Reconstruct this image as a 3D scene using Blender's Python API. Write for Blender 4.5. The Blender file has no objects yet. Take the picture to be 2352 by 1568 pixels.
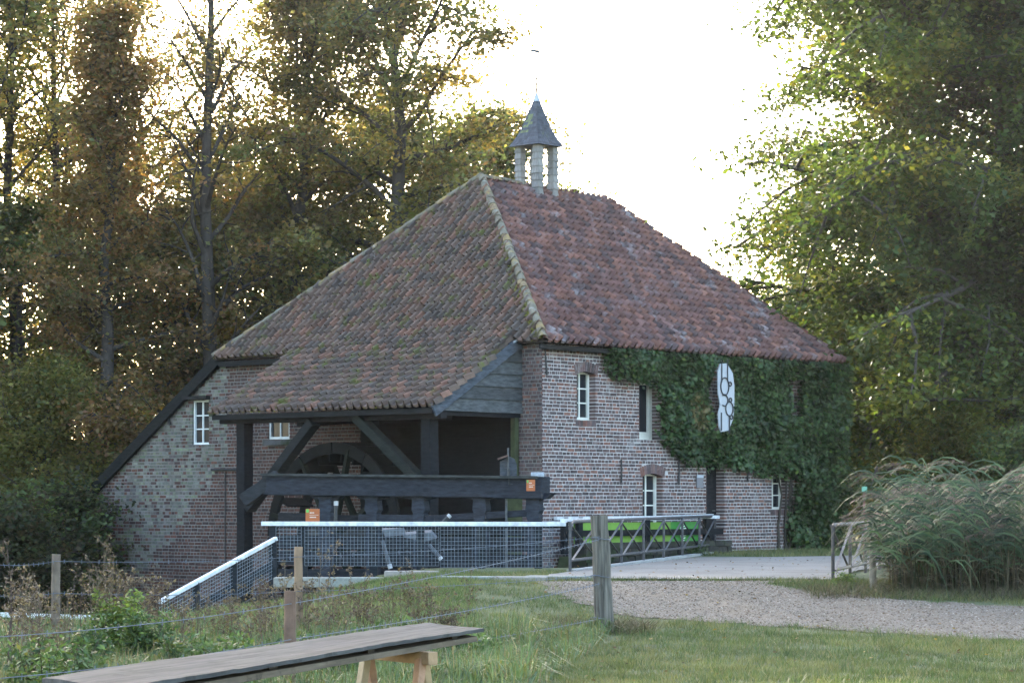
import bpy, bmesh, math, random
import numpy as np
from mathutils import Vector, Matrix
from mathutils.geometry import delaunay_2d_cdt

rng = np.random.default_rng(7)
random.seed(7)
R = math.radians
scene = bpy.context.scene
COL = scene.collection

# ------------------------------------------------------------------ camera, sky, sun, exposure
FPX, CU, HV, EYE = 5700.0, 1176.0, 1150.0, 1.6      # focal length in picture units, principal column, horizon row
cam_d = bpy.data.cameras.new('camera'); cam = bpy.data.objects.new('camera', cam_d); COL.objects.link(cam)
cam.location = (0, 0, EYE); cam.rotation_euler = (R(90), 0, 0)
cam_d.sensor_width = 36; cam_d.lens = 36 * FPX / 2352; cam_d.shift_y = (HV - 784) / 2352
cam_d.clip_start = .5; cam_d.clip_end = 6000
scene.camera = cam
SUN_EL, SUN_AZ = R(17.5), math.atan2(-.33, .945)      # azimuth from +Y towards +X; the sun stands behind the trees, a little left
world = bpy.data.worlds.new('World'); scene.world = world; world.use_nodes = True
wn = world.node_tree.nodes; wl = world.node_tree.links
sky = wn.new('ShaderNodeTexSky'); sky.sky_type = 'NISHITA'; sky.sun_disc = False
sky.sun_elevation = SUN_EL; sky.sun_rotation = SUN_AZ
sky.air_density = 1.0; sky.dust_density = 2.6; sky.ozone_density = 1.0
bg = wn['Background']; bg.inputs['Strength'].default_value = .15
wl.new(sky.outputs[0], bg.inputs[0])
sd = bpy.data.lights.new('sun', 'SUN'); sd.energy = 2.4; sd.angle = R(.6); sd.color = (1, .9, .74)
so = bpy.data.objects.new('sun', sd); COL.objects.link(so)
sdir = Vector((math.sin(SUN_AZ) * math.cos(SUN_EL), math.cos(SUN_AZ) * math.cos(SUN_EL), math.sin(SUN_EL)))
so.rotation_euler = sdir.to_track_quat('Z', 'Y').to_euler()
so.location = sdir * 100
vs = scene.view_settings; vs.view_transform = 'Standard'; vs.look = 'None'; vs.gamma = 1; vs.exposure = 3.0
scene.cycles.max_bounces = 7; scene.cycles.diffuse_bounces = 4; scene.cycles.glossy_bounces = 2
scene.cycles.transmission_bounces = 4; scene.cycles.transparent_max_bounces = 8
scene.cycles.caustics_reflective = False; scene.cycles.caustics_refractive = False

# ------------------------------------------------------------------ helpers
def at(u, v, Y):
    return Vector(((u - CU) / FPX * Y, Y, EYE - (v - HV) / FPX * Y))
def sm(a, b, x):
    t = np.clip((np.asarray(x, float) - a) / (b - a), 0, 1); return t * t * (3 - 2 * t)

CX, CY = .63, 52.0                                  # near corner of the mill
RX, RY = .661, .750                                 # direction of the front wall
_n = math.hypot(RX, RY); RX /= _n; RY /= _n
ROT = math.atan2(RY, RX)
def to_world(x, y, z=0): return Vector((CX + RX * x - RY * y, CY + RY * x + RX * y, z))
def to_local(X, Y):
    dx, dy = X - CX, Y - CY
    return dx * RX + dy * RY, -dx * RY + dy * RX
def on_x(u, v, x0):                                 # picture point -> (y, z) on the local plane x = x0
    dx, dz = (u - CU) / FPX, -(v - HV) / FPX
    Yw = (x0 + CX * RX + CY * RY) / (dx * RX + RY)
    return to_local(dx * Yw, Yw)[1], EYE + dz * Yw
def on_y(u, v, y0):                                 # picture point -> (x, z) on the local plane y = y0
    dx, dz = (u - CU) / FPX, -(v - HV) / FPX
    Yw = (y0 - CX * RY + CY * RX) / (-dx * RY + RX)
    return to_local(dx * Yw, Yw)[0], EYE + dz * Yw

def setcol(me, cols):
    a = me.attributes.new('col', 'FLOAT_COLOR', 'FACE')
    c = np.ones((len(me.polygons), 4), np.float32); c[:, :3] = np.asarray(cols, np.float32).reshape(-1, 3)
    a.data.foreach_set('color', c.ravel())

class MB:
    """collects shapes that form ONE part"""
    def __init__(s): s.v = []; s.f = []; s.c = []; s.cur = (1, 1, 1); s.sm = False
    def add(s, vs, fs, col=None):
        b = len(s.v); s.v.extend([tuple(p) for p in vs])
        for f in fs: s.f.append(tuple(b + i for i in f)); s.c.append(col or s.cur)
        return s
    def hexa(s, p, col=None):                       # 8 corners: bottom 4 ccw, top 4 ccw
        return s.add(p, [(3, 2, 1, 0), (4, 5, 6, 7), (0, 1, 5, 4), (1, 2, 6, 5), (2, 3, 7, 6), (3, 0, 4, 7)], col)
    def box(s, x0, x1, y0, y1, z0, z1, col=None):
        return s.hexa([(x0, y0, z0), (x1, y0, z0), (x1, y1, z0), (x0, y1, z0), (x0, y0, z1), (x1, y0, z1), (x1, y1, z1), (x0, y1, z1)], col)
    def beam(s, a, b, w, h, up=(0, 0, 1), col=None, seg=1, wob=0):
        a, b = Vector(a), Vector(b); d = (b - a).normalized(); up = Vector(up)
        side = d.cross(up)
        if side.length < 1e-4: side = d.cross(Vector((1, 0, 0)))
        side.normalize(); u2 = side.cross(d)
        vs = []; fs = []
        for i in range(seg + 1):
            p = a.lerp(b, i / seg)
            k = 1 + (random.uniform(-wob, wob) if wob else 0)
            if wob: p = p + side * random.uniform(-wob, wob) * w * .4 + u2 * random.uniform(-wob, wob) * h * .4
            vs += [p - side * w / 2 * k - u2 * h / 2 * k, p + side * w / 2 * k - u2 * h / 2 * k, p + side * w / 2 * k + u2 * h / 2 * k, p - side * w / 2 * k + u2 * h / 2 * k]
        for i in range(seg):
            o = i * 4
            for j in range(4): fs.append((o + j, o + (j + 1) % 4, o + 4 + (j + 1) % 4, o + 4 + j))
        fs.append((3, 2, 1, 0)); e = seg * 4; fs.append((e, e + 1, e + 2, e + 3))
        return s.add(vs, fs, col)
    def tube(s, pts, rad, n=6, col=None, cap=True):
        pts = [Vector(p) for p in pts]; m = len(pts)
        if not hasattr(rad, '__len__'): rad = [rad] * m
        ref = None; vs = []; fs = []
        for i, p in enumerate(pts):
            d = (pts[min(i + 1, m - 1)] - pts[max(i - 1, 0)])
            d = d.normalized() if d.length > 1e-9 else Vector((0, 0, 1))
            if ref is None: ref = d.orthogonal().normalized()
            ref = (ref - d * ref.dot(d)); ref = ref.normalized() if ref.length > 1e-5 else d.orthogonal().normalized()
            q = d.cross(ref)
            for j in range(n):
                a = 2 * math.pi * j / n
                vs.append(p + (ref * math.cos(a) + q * math.sin(a)) * rad[i])
        for i in range(m - 1):
            for j in range(n):
                fs.append((i * n + j, i * n + (j + 1) % n, (i + 1) * n + (j + 1) % n, (i + 1) * n + j))
        if cap:
            fs.append(tuple(range(n - 1, -1, -1))); fs.append(tuple(range((m - 1) * n, m * n)))
        return s.add(vs, fs, col)
    def prism(s, poly, d, col=None):                # planar polygon extruded by vector d
        n = len(poly); d = Vector(d); a = [Vector(p) for p in poly]; b = [p + d for p in a]
        nrm = sum(((a[i] - a[0]).cross(a[(i + 1) % n] - a[0]) for i in range(1, n)), Vector())
        if nrm.dot(d) > 0: fr = tuple(range(n - 1, -1, -1)); bk = tuple(range(n, 2 * n)); fl = False
        else: fr = tuple(range(n)); bk = tuple(range(2 * n - 1, n - 1, -1)); fl = True
        fs = [fr, bk]
        for i in range(n):
            j = (i + 1) % n
            fs.append((i, j, n + j, n + i) if not fl else (j, i, n + i, n + j))
        return s.add(a + b, fs, col)
    def mesh(s, name, smooth=False):
        me = bpy.data.meshes.new(name); me.from_pydata(s.v, [], s.f); setcol(me, s.c)
        if smooth: me.polygons.foreach_set('use_smooth', [True] * len(me.polygons))
        return me
    def build(s, name, mat, parent=None, smooth=False, bevel=0, **kw):
        me = s.mesh(name, smooth); me.materials.append(mat)
        o = link(name, me, parent, **kw)
        if bevel:
            m = o.modifiers.new('bevel', 'BEVEL'); m.width = bevel; m.segments = 2; m.limit_method = 'ANGLE'; m.angle_limit = R(35)
        return o

def link(name, data, parent=None, **kw):
    o = bpy.data.objects.new(name, data); COL.objects.link(o)
    if parent is not None: o.parent = parent
    for k, v in kw.items():
        if v is not None: o['category' if k == 'cat' else k] = v
    return o
def thing(name, label, cat, loc=(0, 0, 0), rz=0, group=None):
    o = link(name, None, None, label=label, cat=cat, group=group)
    o.location = loc; o.rotation_euler = (0, 0, rz); o.empty_display_size = .2
    return o
def np_mesh(name, v, f, cols, mat, parent=None, smooth=False, **kw):
    v = np.asarray(v, np.float32); f = np.asarray(f, np.int32)
    me = bpy.data.meshes.new(name); k = f.shape[1]
    me.vertices.add(len(v)); me.vertices.foreach_set('co', v.ravel())
    me.loops.add(f.size); me.loops.foreach_set('vertex_index', f.ravel())
    me.polygons.add(len(f)); me.polygons.foreach_set('loop_start', np.arange(0, f.size, k, dtype=np.int32))
    if smooth: me.polygons.foreach_set('use_smooth', np.ones(len(f), bool))
    me.update(calc_edges=True); me.validate(); setcol(me, cols); me.materials.append(mat)
    return link(name, me, parent, **kw)

# ------------------------------------------------------------------ materials
MATS = {}
def new_mat(name):
    m = bpy.data.materials.new(name); m.use_nodes = True
    nt = m.node_tree; b = nt.nodes['Principled BSDF']; MATS[name] = m
    return m, nt, b
def nd(nt, t, **kw):
    n = nt.nodes.new(t)
    for k, v in kw.items():
        if k in n.inputs: n.inputs[k].default_value = v
        else: setattr(n, k, v)
    return n
def coords(nt, obj=True):
    return nd(nt, 'ShaderNodeTexCoord').outputs['Object'] if obj else nd(nt, 'ShaderNodeNewGeometry').outputs['Position']
def noise(nt, scale, detail=4, rough=.6, vec=None, stretch=None):
    t = nd(nt, 'ShaderNodeTexNoise', Scale=scale, Detail=detail, Roughness=rough)
    v = vec or coords(nt, False)
    if stretch:
        mp = nd(nt, 'ShaderNodeMapping'); mp.inputs['Scale'].default_value = stretch; nt.links.new(v, mp.inputs[0]); v = mp.outputs[0]
    nt.links.new(v, t.inputs['Vector']); return t.outputs['Fac']
def ramp(nt, fac, stops):
    r = nd(nt, 'ShaderNodeValToRGB'); e = r.color_ramp.elements
    while len(e) < len(stops): e.new(.5)
    for x, (p, c) in zip(e, stops): x.position = p; x.color = (*c, 1) if len(c) == 3 else c
    nt.links.new(fac, r.inputs[0]); return r.outputs[0]
def mix(nt, fac, a, b, mode='MIX'):
    m = nd(nt, 'ShaderNodeMix', data_type='RGBA', blend_type=mode)
    for s, i in ((fac, 0), (a, 6), (b, 7)):
        if hasattr(s, 'is_linked') or hasattr(s, 'links'): nt.links.new(s, m.inputs[i])
        elif i == 0: m.inputs[0].default_value = s
        else: m.inputs[i].default_value = (*s, 1)
    return m.outputs[2]
def bump(nt, b, fac, strength=.4, dist=.02):
    n = nd(nt, 'ShaderNodeBump', Strength=strength, Distance=dist)
    nt.links.new(fac, n.inputs['Height']); nt.links.new(n.outputs[0], b.inputs['Normal'])
def colattr(nt): return nd(nt, 'ShaderNodeAttribute', attribute_name='col').outputs['Color']

def mat_attr(name, rough=.85, nscale=12, lo=.72, hi=1.25, spec=.3, bmp=.35, bscale=40, bdist=.01, lichen=None, stretch=None):
    """colour of the piece from its own attribute, varied by noise"""
    m, nt, b = new_mat(name)
    n1 = noise(nt, nscale, stretch=stretch)
    c = mix(nt, 1.0, colattr(nt), ramp(nt, n1, [(.3, (lo,) * 3), (.7, (hi,) * 3)]), 'MULTIPLY')
    if lichen:
        for (lc, sc, p0, p1) in lichen:
            f = ramp(nt, noise(nt, sc, 6, .65), [(p0, (0, 0, 0)), (p1, (1, 1, 1))])
            c = mix(nt, f, c, lc)
    nt.links.new(c, b.inputs['Base Color']); b.inputs['Roughness'].default_value = rough
    b.inputs['Specular IOR Level'].default_value = spec
    if bmp: bump(nt, b, noise(nt, bscale, 5, .65, stretch=stretch), bmp, bdist)
    return m
def mat_flat(name, col, rough=.6, metal=0, spec=.4, var=.15, nscale=8, bmp=0, stretch=None, bscale=60):
    m, nt, b = new_mat(name)
    n1 = noise(nt, nscale, stretch=stretch)
    c = ramp(nt, n1, [(.3, tuple(x * (1 - var) for x in col)), (.7, tuple(min(1, x * (1 + var)) for x in col))])
    nt.links.new(c, b.inputs['Base Color']); b.inputs['Roughness'].default_value = rough; b.inputs['Metallic'].default_value = metal
    b.inputs['Specular IOR Level'].default_value = spec
    if bmp: bump(nt, b, noise(nt, bscale, 5, stretch=stretch), bmp, .01)
    return m
def mat_leaf(name, trans=.45, rough=.55, tint=(1.25, 1.15, .55)):
    m, nt, b = new_mat(name)
    c = mix(nt, 1.0, colattr(nt), ramp(nt, noise(nt, 1.3, 3), [(.3, (.7, .7, .7)), (.7, (1.3, 1.3, 1.3))]), 'MULTIPLY')
    nt.links.new(c, b.inputs['Base Color']); b.inputs['Roughness'].default_value = rough; b.inputs['Specular IOR Level'].default_value = .25
    t = nd(nt, 'ShaderNodeBsdfTranslucent'); nt.links.new(mix(nt, 1.0, c, tint, 'MULTIPLY'), t.inputs[0])
    ms = nd(nt, 'ShaderNodeMixShader'); ms.inputs[0].default_value = trans
    nt.links.new(b.outputs[0], ms.inputs[1]); nt.links.new(t.outputs[0], ms.inputs[2])
    nt.links.new(ms.outputs[0], nt.nodes['Material Output'].inputs['Surface'])
    return m

M_brick = mat_attr('brick_clay', .9, 9, .7, 1.3, bmp=.5, bscale=55, lichen=[((.36, .335, .33), 1.6, .6, .8)])
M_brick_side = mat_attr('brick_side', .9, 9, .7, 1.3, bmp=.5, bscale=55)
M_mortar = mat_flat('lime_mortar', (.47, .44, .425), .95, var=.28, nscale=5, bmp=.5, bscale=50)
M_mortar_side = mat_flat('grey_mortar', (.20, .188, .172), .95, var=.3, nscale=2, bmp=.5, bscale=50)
M_tile = mat_attr('roof_tile_clay', .6, 9, .78, 1.22, spec=.22, bmp=.3, bscale=45, lichen=[((.28, .26, .24), 4.5, .66, .78), ((.11, .115, .03), 2.8, .55, .68)])
M_tile_r = mat_attr('roof_tile_red', .85, 6, .65, 1.3, spec=.15, bmp=.45, bscale=35, lichen=[((.34, .31, .31), 1.6, .57, .74), ((.09, .06, .055), 2.1, .6, .76)])
M_hip = mat_attr('hip_tile_clay', .85, 7, .65, 1.3, bmp=.5, bscale=35, lichen=[((.30, .21, .06), 3, .55, .7), ((.30, .29, .27), 5, .58, .72)])  # ochre lichen, made yellower in place of sunlight along the hip edges
M_black = mat_attr('tarred_wood', .8, 5, .35, 1.05, spec=.22, bmp=.5, bscale=22, stretch=(1, 1, 4))
M_wood = mat_attr('weathered_wood', .85, 5, .65, 1.35, bmp=.6, bscale=30)
M_post = mat_attr('split_post_wood', .9, 12, .3, 1.7, bmp=1, bscale=14, bdist=.04, stretch=(2, 2, .1))
M_white = mat_flat('white_paint', (.74, .75, .72), .55, var=.08, nscale=14)
M_rail = mat_attr('painted_rail', .5, 9, .62, 1.08, bmp=.15)
M_steel = mat_attr('grey_steel', .5, 14, .6, 1.4, spec=.5, bmp=.15)
M_iron = mat_attr('dark_iron', .55, 14, .6, 1.5, spec=.5, bmp=.2)
M_slate = mat_attr('slate', .55, 8, .75, 1.25, spec=.5, bmp=.25, lichen=[((.22, .25, .10), 2.5, .6, .75)])
M_shingle = mat_attr('wood_shingle', .75, 6, .75, 1.2, bmp=.4, stretch=(3, 3, .6))
M_lead = mat_flat('lead_sheet', (.42, .45, .5), .45, spec=.6, var=.2, nscale=10)
M_glass, _nt, _b = new_mat('window_glass'); _b.inputs['Base Color'].default_value = (.018, .022, .028, 1); _b.inputs['Roughness'].default_value = .06
M_print = mat_attr('printed_sheet', .5, 8, .92, 1.06, bmp=0)
M_leaf = mat_leaf('autumn_leaf', .55)
M_leaf_gold = mat_leaf('linden_leaf', .45, tint=(1.25, 1.25, .5))
M_ivy = mat_leaf('ivy_leaf', .15, .4, (1.1, 1.2, .6))
M_grass = mat_leaf('grass_blade', .35, .5, (1.1, 1.15, .6))
M_bark = mat_attr('tree_bark', .95, 6, .6, 1.4, bmp=.8, bscale=25, bdist=.03, stretch=(1, 1, .3))
M_stone = mat_attr('rough_stone', .9, 6, .6, 1.35, bmp=.6, bscale=25, lichen=[((.03, .04, .015), 3, .5, .65)])
M_conc = mat_flat('concrete', (.33, .325, .31), .9, var=.2, nscale=1.2, bmp=.3, bscale=70)
# ------------------------------------------------------------------ the setting: ground, water, path, road
RA, RB = np.array((.95, 40.6)), np.array((4.55, 55.6))      # foot of the bridge railing
def railx(y): return RA[0] + (y - RA[1]) * (RB[0] - RA[0]) / (RB[1] - RA[1])
def H(x, y):
    x = np.asarray(x, float); y = np.asarray(y, float)
    z = .43 * sm(28.5, 36.5, y) * (1 - sm(-1.2, -4.2, x) * sm(50, 44, y) * .95) + .025 * np.sin(.9 * x + .4 * y) * np.sin(.55 * y - .3 * x) * sm(37, 33, y)
    z = z - 1.05 * sm(-2.6, -5.0, x) * sm(37.2, 40.5, y)
    z = z - .38 * sm(-4.0, -6.0, x) * sm(28, 34.5, y) * sm(50, 44, y)
    xl, yl = to_local(x, y)
    front = np.maximum(sm(.45, .15, xl), sm(-.75, -1.0, yl))
    ch = sm(43.5, 44.1, y) * sm(-.12, -.5, x - railx(y)) * front * sm(-10.5, -8.5, xl)
    z = z * (1 - ch) - 1.3 * ch
    z = z + 1.2 * sm(58, 66, y) * sm(-4, -9, x) * sm(-12, -15, -np.abs(x)) * 0
    return z
def axis(lo, hi, st, far):
    a = list(np.arange(lo, hi + 1e-6, st)); s = st
    while a[-1] < far: s *= 1.5; a.append(a[-1] + s)
    s = st; b = []; p = lo
    while p > -far: s *= 1.5; p -= s; b.append(p)
    return np.array(b[::-1] + a)
gx, gy = axis(-14, 14, .25, 2500), axis(8, 68, .25, 2500)
GX, GY = np.meshgrid(gx, gy); GZ = H(GX, GY)
nx, ny = len(gx), len(gy)
idx = np.arange(nx * ny).reshape(ny, nx)
gf = np.stack([idx[:-1, :-1], idx[:-1, 1:], idx[1:, 1:], idx[1:, :-1]], -1).reshape(-1, 4)
M_ground, nt, b = new_mat('meadow_soil')
c = ramp(nt, noise(nt, .9, 6, .7), [(.3, (.055, .062, .026)), (.5, (.10, .115, .045)), (.72, (.15, .155, .07))])
c = mix(nt, ramp(nt, noise(nt, 3.5, 5, .7), [(.55, (0, 0, 0)), (.75, (1, 1, 1))]), c, (.085, .066, .042))
nt.links.new(c, b.inputs['Base Color']); b.inputs['Roughness'].default_value = 1; bump(nt, b, noise(nt, 30, 6, .7), .8, .04)
np_mesh('ground', np.stack([GX, GY, GZ], -1).reshape(-1, 3), gf, np.full((len(gf), 3), .5), M_ground, smooth=True, kind='structure')

def sheet(name, outline, mat, lift, step=.35, wob=.08, **kw):
    """an irregular sheet that follows the ground"""
    pts = []
    n = len(outline)
    for i in range(n):
        a, b_ = np.array(outline[i]), np.array(outline[(i + 1) % n]); L = np.linalg.norm(b_ - a); k = max(1, int(L / .18))
        for j in range(k): pts.append(a + (b_ - a) * j / k + rng.normal(0, wob, 2))
    m = len(pts); P = np.array(pts)
    lo, hi = P.min(0), P.max(0)
    g = np.stack(np.meshgrid(np.arange(lo[0], hi[0], step), np.arange(lo[1], hi[1], step)), -1).reshape(-1, 2)
    ins = inside(P, g); allp = [Vector(p) for p in pts] + [Vector(p) for p in g[ins]]
    v, _, f, *_ = delaunay_2d_cdt(allp, [], [list(range(m))], 1, 1e-4)
    V = np.array([(p.x, p.y) for p in v]); Z = H(V[:, 0], V[:, 1]) + lift
    return np_mesh(name, np.column_stack([V, Z]), np.array([list(q)[:3] for q in f]), np.full((len(f), 3), .5), mat, smooth=True, **kw), P
def inside(P, q):
    q = np.asarray(q, float); r = np.zeros(len(q), bool); n = len(P)
    for i in range(n):
        a, b_ = P[i], P[(i + 1) % n]
        if a[1] == b_[1]: continue
        c_ = ((a[1] > q[:, 1]) != (b_[1] > q[:, 1])) & (q[:, 0] < (b_[0] - a[0]) * (q[:, 1] - a[1]) / (b_[1] - a[1]) + a[0])
        r ^= c_
    return r
M_gravel, nt, b = new_mat('gravel')
g1 = noise(nt, 42, 3, .7)
c = ramp(nt, g1, [(.3, (.10, .076, .054)), (.5, (.185, .145, .108)), (.7, (.265, .215, .165))])
c = mix(nt, ramp(nt, noise(nt, 1.1, 5, .7), [(.46, (0, 0, 0)), (.64, (.85, .85, .85))]), c, (.155, .115, .078))
nt.links.new(c, b.inputs['Base Color']); b.inputs['Roughness'].default_value = .95; bump(nt, b, g1, .9, .03)
GRAVEL = [(.35, 36.0), (.55, 34.4), (1.35, 31.7), (3.0, 30.6), (4.4, 29.6), (5.9, 28.7), (9, 27.2), (15, 24), (17, 27.5), (11, 30.8), (6.9, 32.4), (5.3, 33.0), (4.2, 33.9), (3.6, 35.4), (4.4, 36.3), (2.5, 36.2)]
_, GP = sheet('gravel_path', GRAVEL, M_gravel, .012, kind='structure')
ROAD = [(.5, 37.0), (2.5, 36.4), (4.7, 36.3), (5.7, 41), (8.0, 47), (11, 52), (15, 57), (15, 60.5), (10, 55), (6.6, 51.6), (5.2, 50.6), (3.75, 50.6), (.99, 40.4), (.6, 38.8)]
M_road, nt, b = new_mat('concrete_deck')
c = ramp(nt, noise(nt, 55, 3, .7), [(.3, (.16, .14, .118)), (.7, (.265, .236, .203))])
c = mix(nt, ramp(nt, noise(nt, .8, 5, .7), [(.42, (0, 0, 0)), (.7, (.85, .85, .85))]), c, (.145, .12, .092))
nt.links.new(c, b.inputs['Base Color']); b.inputs['Roughness'].default_value = .9; bump(nt, b, noise(nt, 60, 3), .4, .01)
_, RP = sheet('concrete_road', ROAD, M_road, .03, wob=.02, kind='structure')
# thick edge of the bridge deck along the stream
mb = MB()
for i in range(12):
    a = RA + (RB - RA) * (i / 12) * .97; b_ = RA + (RB - RA) * ((i + 1) / 12) * .97 - (RB - RA) * .002
    mb.beam((a[0] + .02, a[1], .31), (b_[0] + .02, b_[1], .31), .16, .34)
mb.build('bridge_edge', M_conc, kind='structure')
M_water, nt, b = new_mat('stream_water'); b.inputs['Base Color'].default_value = (.012, .014, .01, 1); b.inputs['Roughness'].default_value = .06
bump(nt, b, noise(nt, 3, 3), .15, .03)
np_mesh('water', [(-16, 43, -.85), (6, 43, -.85), (6, 64, -.85), (-16, 64, -.85)], [(0, 1, 2, 3)], [(.5,) * 3], M_water, kind='structure')
# pebbles on the path
def pebbles(name, n, P, lift, s0, s1, cols):
    lo, hi = P.min(0), P.max(0); q = []
    while len(q) < n:
        c_ = rng.uniform(lo, hi, (n, 2)); c_ = c_[inside(P, c_)]; c_ = c_[np.abs(c_[:, 0] / c_[:, 1]) < .215]; q.extend(c_)
    q = np.array(q[:n]); s = rng.uniform(s0, s1, n) ** 1.0
    base = np.array([(1, 0, 0), (0, 1, 0), (-1, 0, 0), (0, -1, 0), (.2, .2, .7), (0, 0, -.5)])
    jit = rng.uniform(.7, 1.3, (n, 6, 3)); a = rng.uniform(0, 6.3, n)
    v = base[None] * jit * s[:, None, None]
    ca, sa = np.cos(a)[:, None], np.sin(a)[:, None]
    v = np.stack([v[..., 0] * ca - v[..., 1] * sa, v[..., 0] * sa + v[..., 1] * ca, v[..., 2]], -1)
    v[..., :2] += q[:, None, :]; v[..., 2] += (H(q[:, 0], q[:, 1]) + lift)[:, None]
    f = np.array([(0, 1, 4), (1, 2, 4), (2, 3, 4), (3, 0, 4), (1, 0, 5), (2, 1, 5), (3, 2, 5), (0, 3, 5)])
    F = (f[None] + (np.arange(n) * 6)[:, None, None]).reshape(-1, 3)
    cc = np.array(cols)[rng.integers(0, len(cols), n)] * rng.uniform(.7, 1.3, (n, 1))
    return np_mesh(name, v.reshape(-1, 3), F, np.repeat(cc, 8, 0), M_stone_light, kind='stuff', label='loose grey gravel stones lying on the path', cat='gravel')
M_stone_light = mat_attr('pebble', .9, 20, .8, 1.2, bmp=.2)
pebbles('gravel_stones', 12000, GP, .012, .005, .02, [(.23, .18, .135), (.16, .125, .092), (.30, .25, .2), (.135, .09, .06), (.19, .155, .125)])
# flat stone edging between grass and gravel
for k, (pa, pb, zz) in enumerate([((630, 1322), (1010, 1318), .16), ((1010, 1352), (1260, 1338), .07), ((1210, 1344), (1385, 1338), .08)]):
    a = at(*pa, 39.9 if k == 0 else 36.9); b_ = at(*pb, 39.9 if k == 0 else 36.6)
    o = None
    n = max(2, int((b_ - a).length / .8)); root = thing('stone_edging', ['long pale stone ledge under the wire mesh fence', 'low stone edging sunk in the grass left of the road', 'short stone kerb where gravel meets the concrete road'][k], 'kerb')
    for i in range(n):
        p, q = a.lerp(b_, i / n), a.lerp(b_, (i + .985) / n)
        p.z = q.z = max(float(H(p.x, p.y)) + zz * .3, min(a.z, b_.z) - .1)
        MB().beam(p, q, .34, zz, col=(.26 * random.uniform(.85, 1.15), .24, .21)).build('stone', M_stone_light, root, bevel=.015)
# ------------------------------------------------------------------ the mill
mill = thing('mill_building', 'old brick watermill with hipped red tile roof and small slate turret', 'building', (CX, CY, 0), ROT)
WR, WL, WA = 10.6, 9.73, 14.6        # front wall length, side wall length, side wall incl. catslide annex
EZ, AZ_ = 4.93, 9.09                 # eave and apex height
APX, APY, RDX, RDZ = 3.49, 4.87, 7.97, 8.93
# openings in the front wall y = 0  (x0, x1, z0, z1, arch)
def opx(u0, u1, v0, v1):
    x0, zt = on_y(u0, v0, 0); x1, zb = on_y(u1, v1, 0); return [x0, x1, on_y((u0 + u1) / 2, v1, 0)[1], on_y((u0 + u1) / 2, v0, 0)[1]]
W1 = opx(1325, 1368, 852, 966); W2 = opx(1468, 1520, 868, 1010); W3 = opx(1476, 1522, 1086, 1236); W4 = opx(1772, 1808, 1078, 1170)
W5 = opx(1795, 1823, 872, 958); DR = opx(1622, 1664, 1060, 1268); WX = [*[on_y(u, 900, -.3)[0] for u in (1644, 1682)], on_y(1662, 992, -.3)[1], on_y(1662, 834, -.3)[1]]
OPEN_R = [W1, W2, W3, W4, W5, DR]
def opl(u0, u1, v0, v1):
    y1, _ = on_x(u0, v0, 0); y0, _ = on_x(u1, v1, 0); um = (u0 + u1) / 2
    return [y0, y1, on_x(um, v1, 0)[1], on_x(um, v0, 0)[1]]
L1 = opl(441, 480, 918, 1022); L2 = opl(617, 665, 955, 1009)
OPEN_L = [L1, L2]

def wall_cells(u0, u1, z0, z1, ops):
    us = sorted({u0, u1, *[o[0] for o in ops], *[o[1] for o in ops]}); zs = sorted({z0, z1, *[o[2] for o in ops], *[o[3] for o in ops]})
    for a, b_ in zip(us, us[1:]):
        run = None
        for c, d in zip(zs, zs[1:]):
            um, zm = (a + b_) / 2, (c + d) / 2
            hole = any(o[0] < um < o[1] and o[2] < zm < o[3] for o in ops)
            if hole:
                if run: yield (a, b_, *run); run = None
            else: run = (run[0], d) if run else (c, d)
        if run: yield (a, b_, *run)
def bricklist(u0, u1, z0, z1, ops, course, bl, umax=None, arches=(), jt=.0095):
    """(ua, ub, za, zb, at_opening) for each brick"""
    out = []; z = z0; k = 0
    while z < z1 - .02:
        h = course * random.uniform(.97, 1.03); zc = z + h / 2
        L = bl if k % 2 == 0 else bl / 2
        u = u0 - (bl * .25 if k % 2 else (bl * .5 if k % 4 == 2 else 0)) * .99
        hi_ = u1 if umax is None else min(u1, umax(zc))
        while u < hi_:
            l = L * random.uniform(.93, 1.07)
            if random.random() < .06: l *= .55
            segs = [(max(u, u0), min(u + l, hi_))]
            for o in ops:
                if o[2] < zc < o[3]:
                    nx_ = []
                    for a, b_ in segs:
                        if b_ <= o[0] or a >= o[1]: nx_.append((a, b_)); continue
                        if a < o[0]: nx_.append((a, o[0]))
                        if b_ > o[1]: nx_.append((o[1], b_))
                    segs = nx_
            for a, b_ in segs:
                at_o = [o for o in ops if o[2] < zc < o[3] and (abs(a - o[1]) < 1e-4 or abs(b_ - o[0]) < 1e-4)]
                if b_ - a < .06 and at_o:
                    if abs(b_ - at_o[0][0]) < 1e-4: a = b_ - .075
                    else: b_ = a + .075
                if b_ - a < .035: continue
                uc = (a + b_) / 2
                if any(ar[0] - .03 < uc < ar[1] + .03 and ar[2] < zc + .02 and zc < ar[2] + .2 - .09 * ((uc - (ar[0] + ar[1]) / 2) / ((ar[1] - ar[0]) / 2)) ** 2 for ar in arches): continue
                e = any(o[2] < zc < o[3] and (abs(a - o[1]) < 1e-4 or abs(b_ - o[0]) < 1e-4) for o in ops)
                dz = random.uniform(-.004, .004)
                eL = any(o[2] < zc < o[3] and abs(a - o[1]) < 1e-4 for o in ops); eR = any(o[2] < zc < o[3] and abs(b_ - o[0]) < 1e-4 for o in ops)
                out.append((a - .004 if eL else a + jt * 1.2, b_ + .004 if eR else b_ - jt * 1.2, z + jt + dz, z + h - jt + dz, e))
            u += l
        z += h; k += 1
    return out
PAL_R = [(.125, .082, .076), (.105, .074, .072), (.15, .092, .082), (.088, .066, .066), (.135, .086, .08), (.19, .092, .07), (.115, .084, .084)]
PAL_L = [(.088, .046, .037), (.075, .043, .037), (.104, .052, .04), (.066, .042, .038), (.115, .054, .04)]
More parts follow.
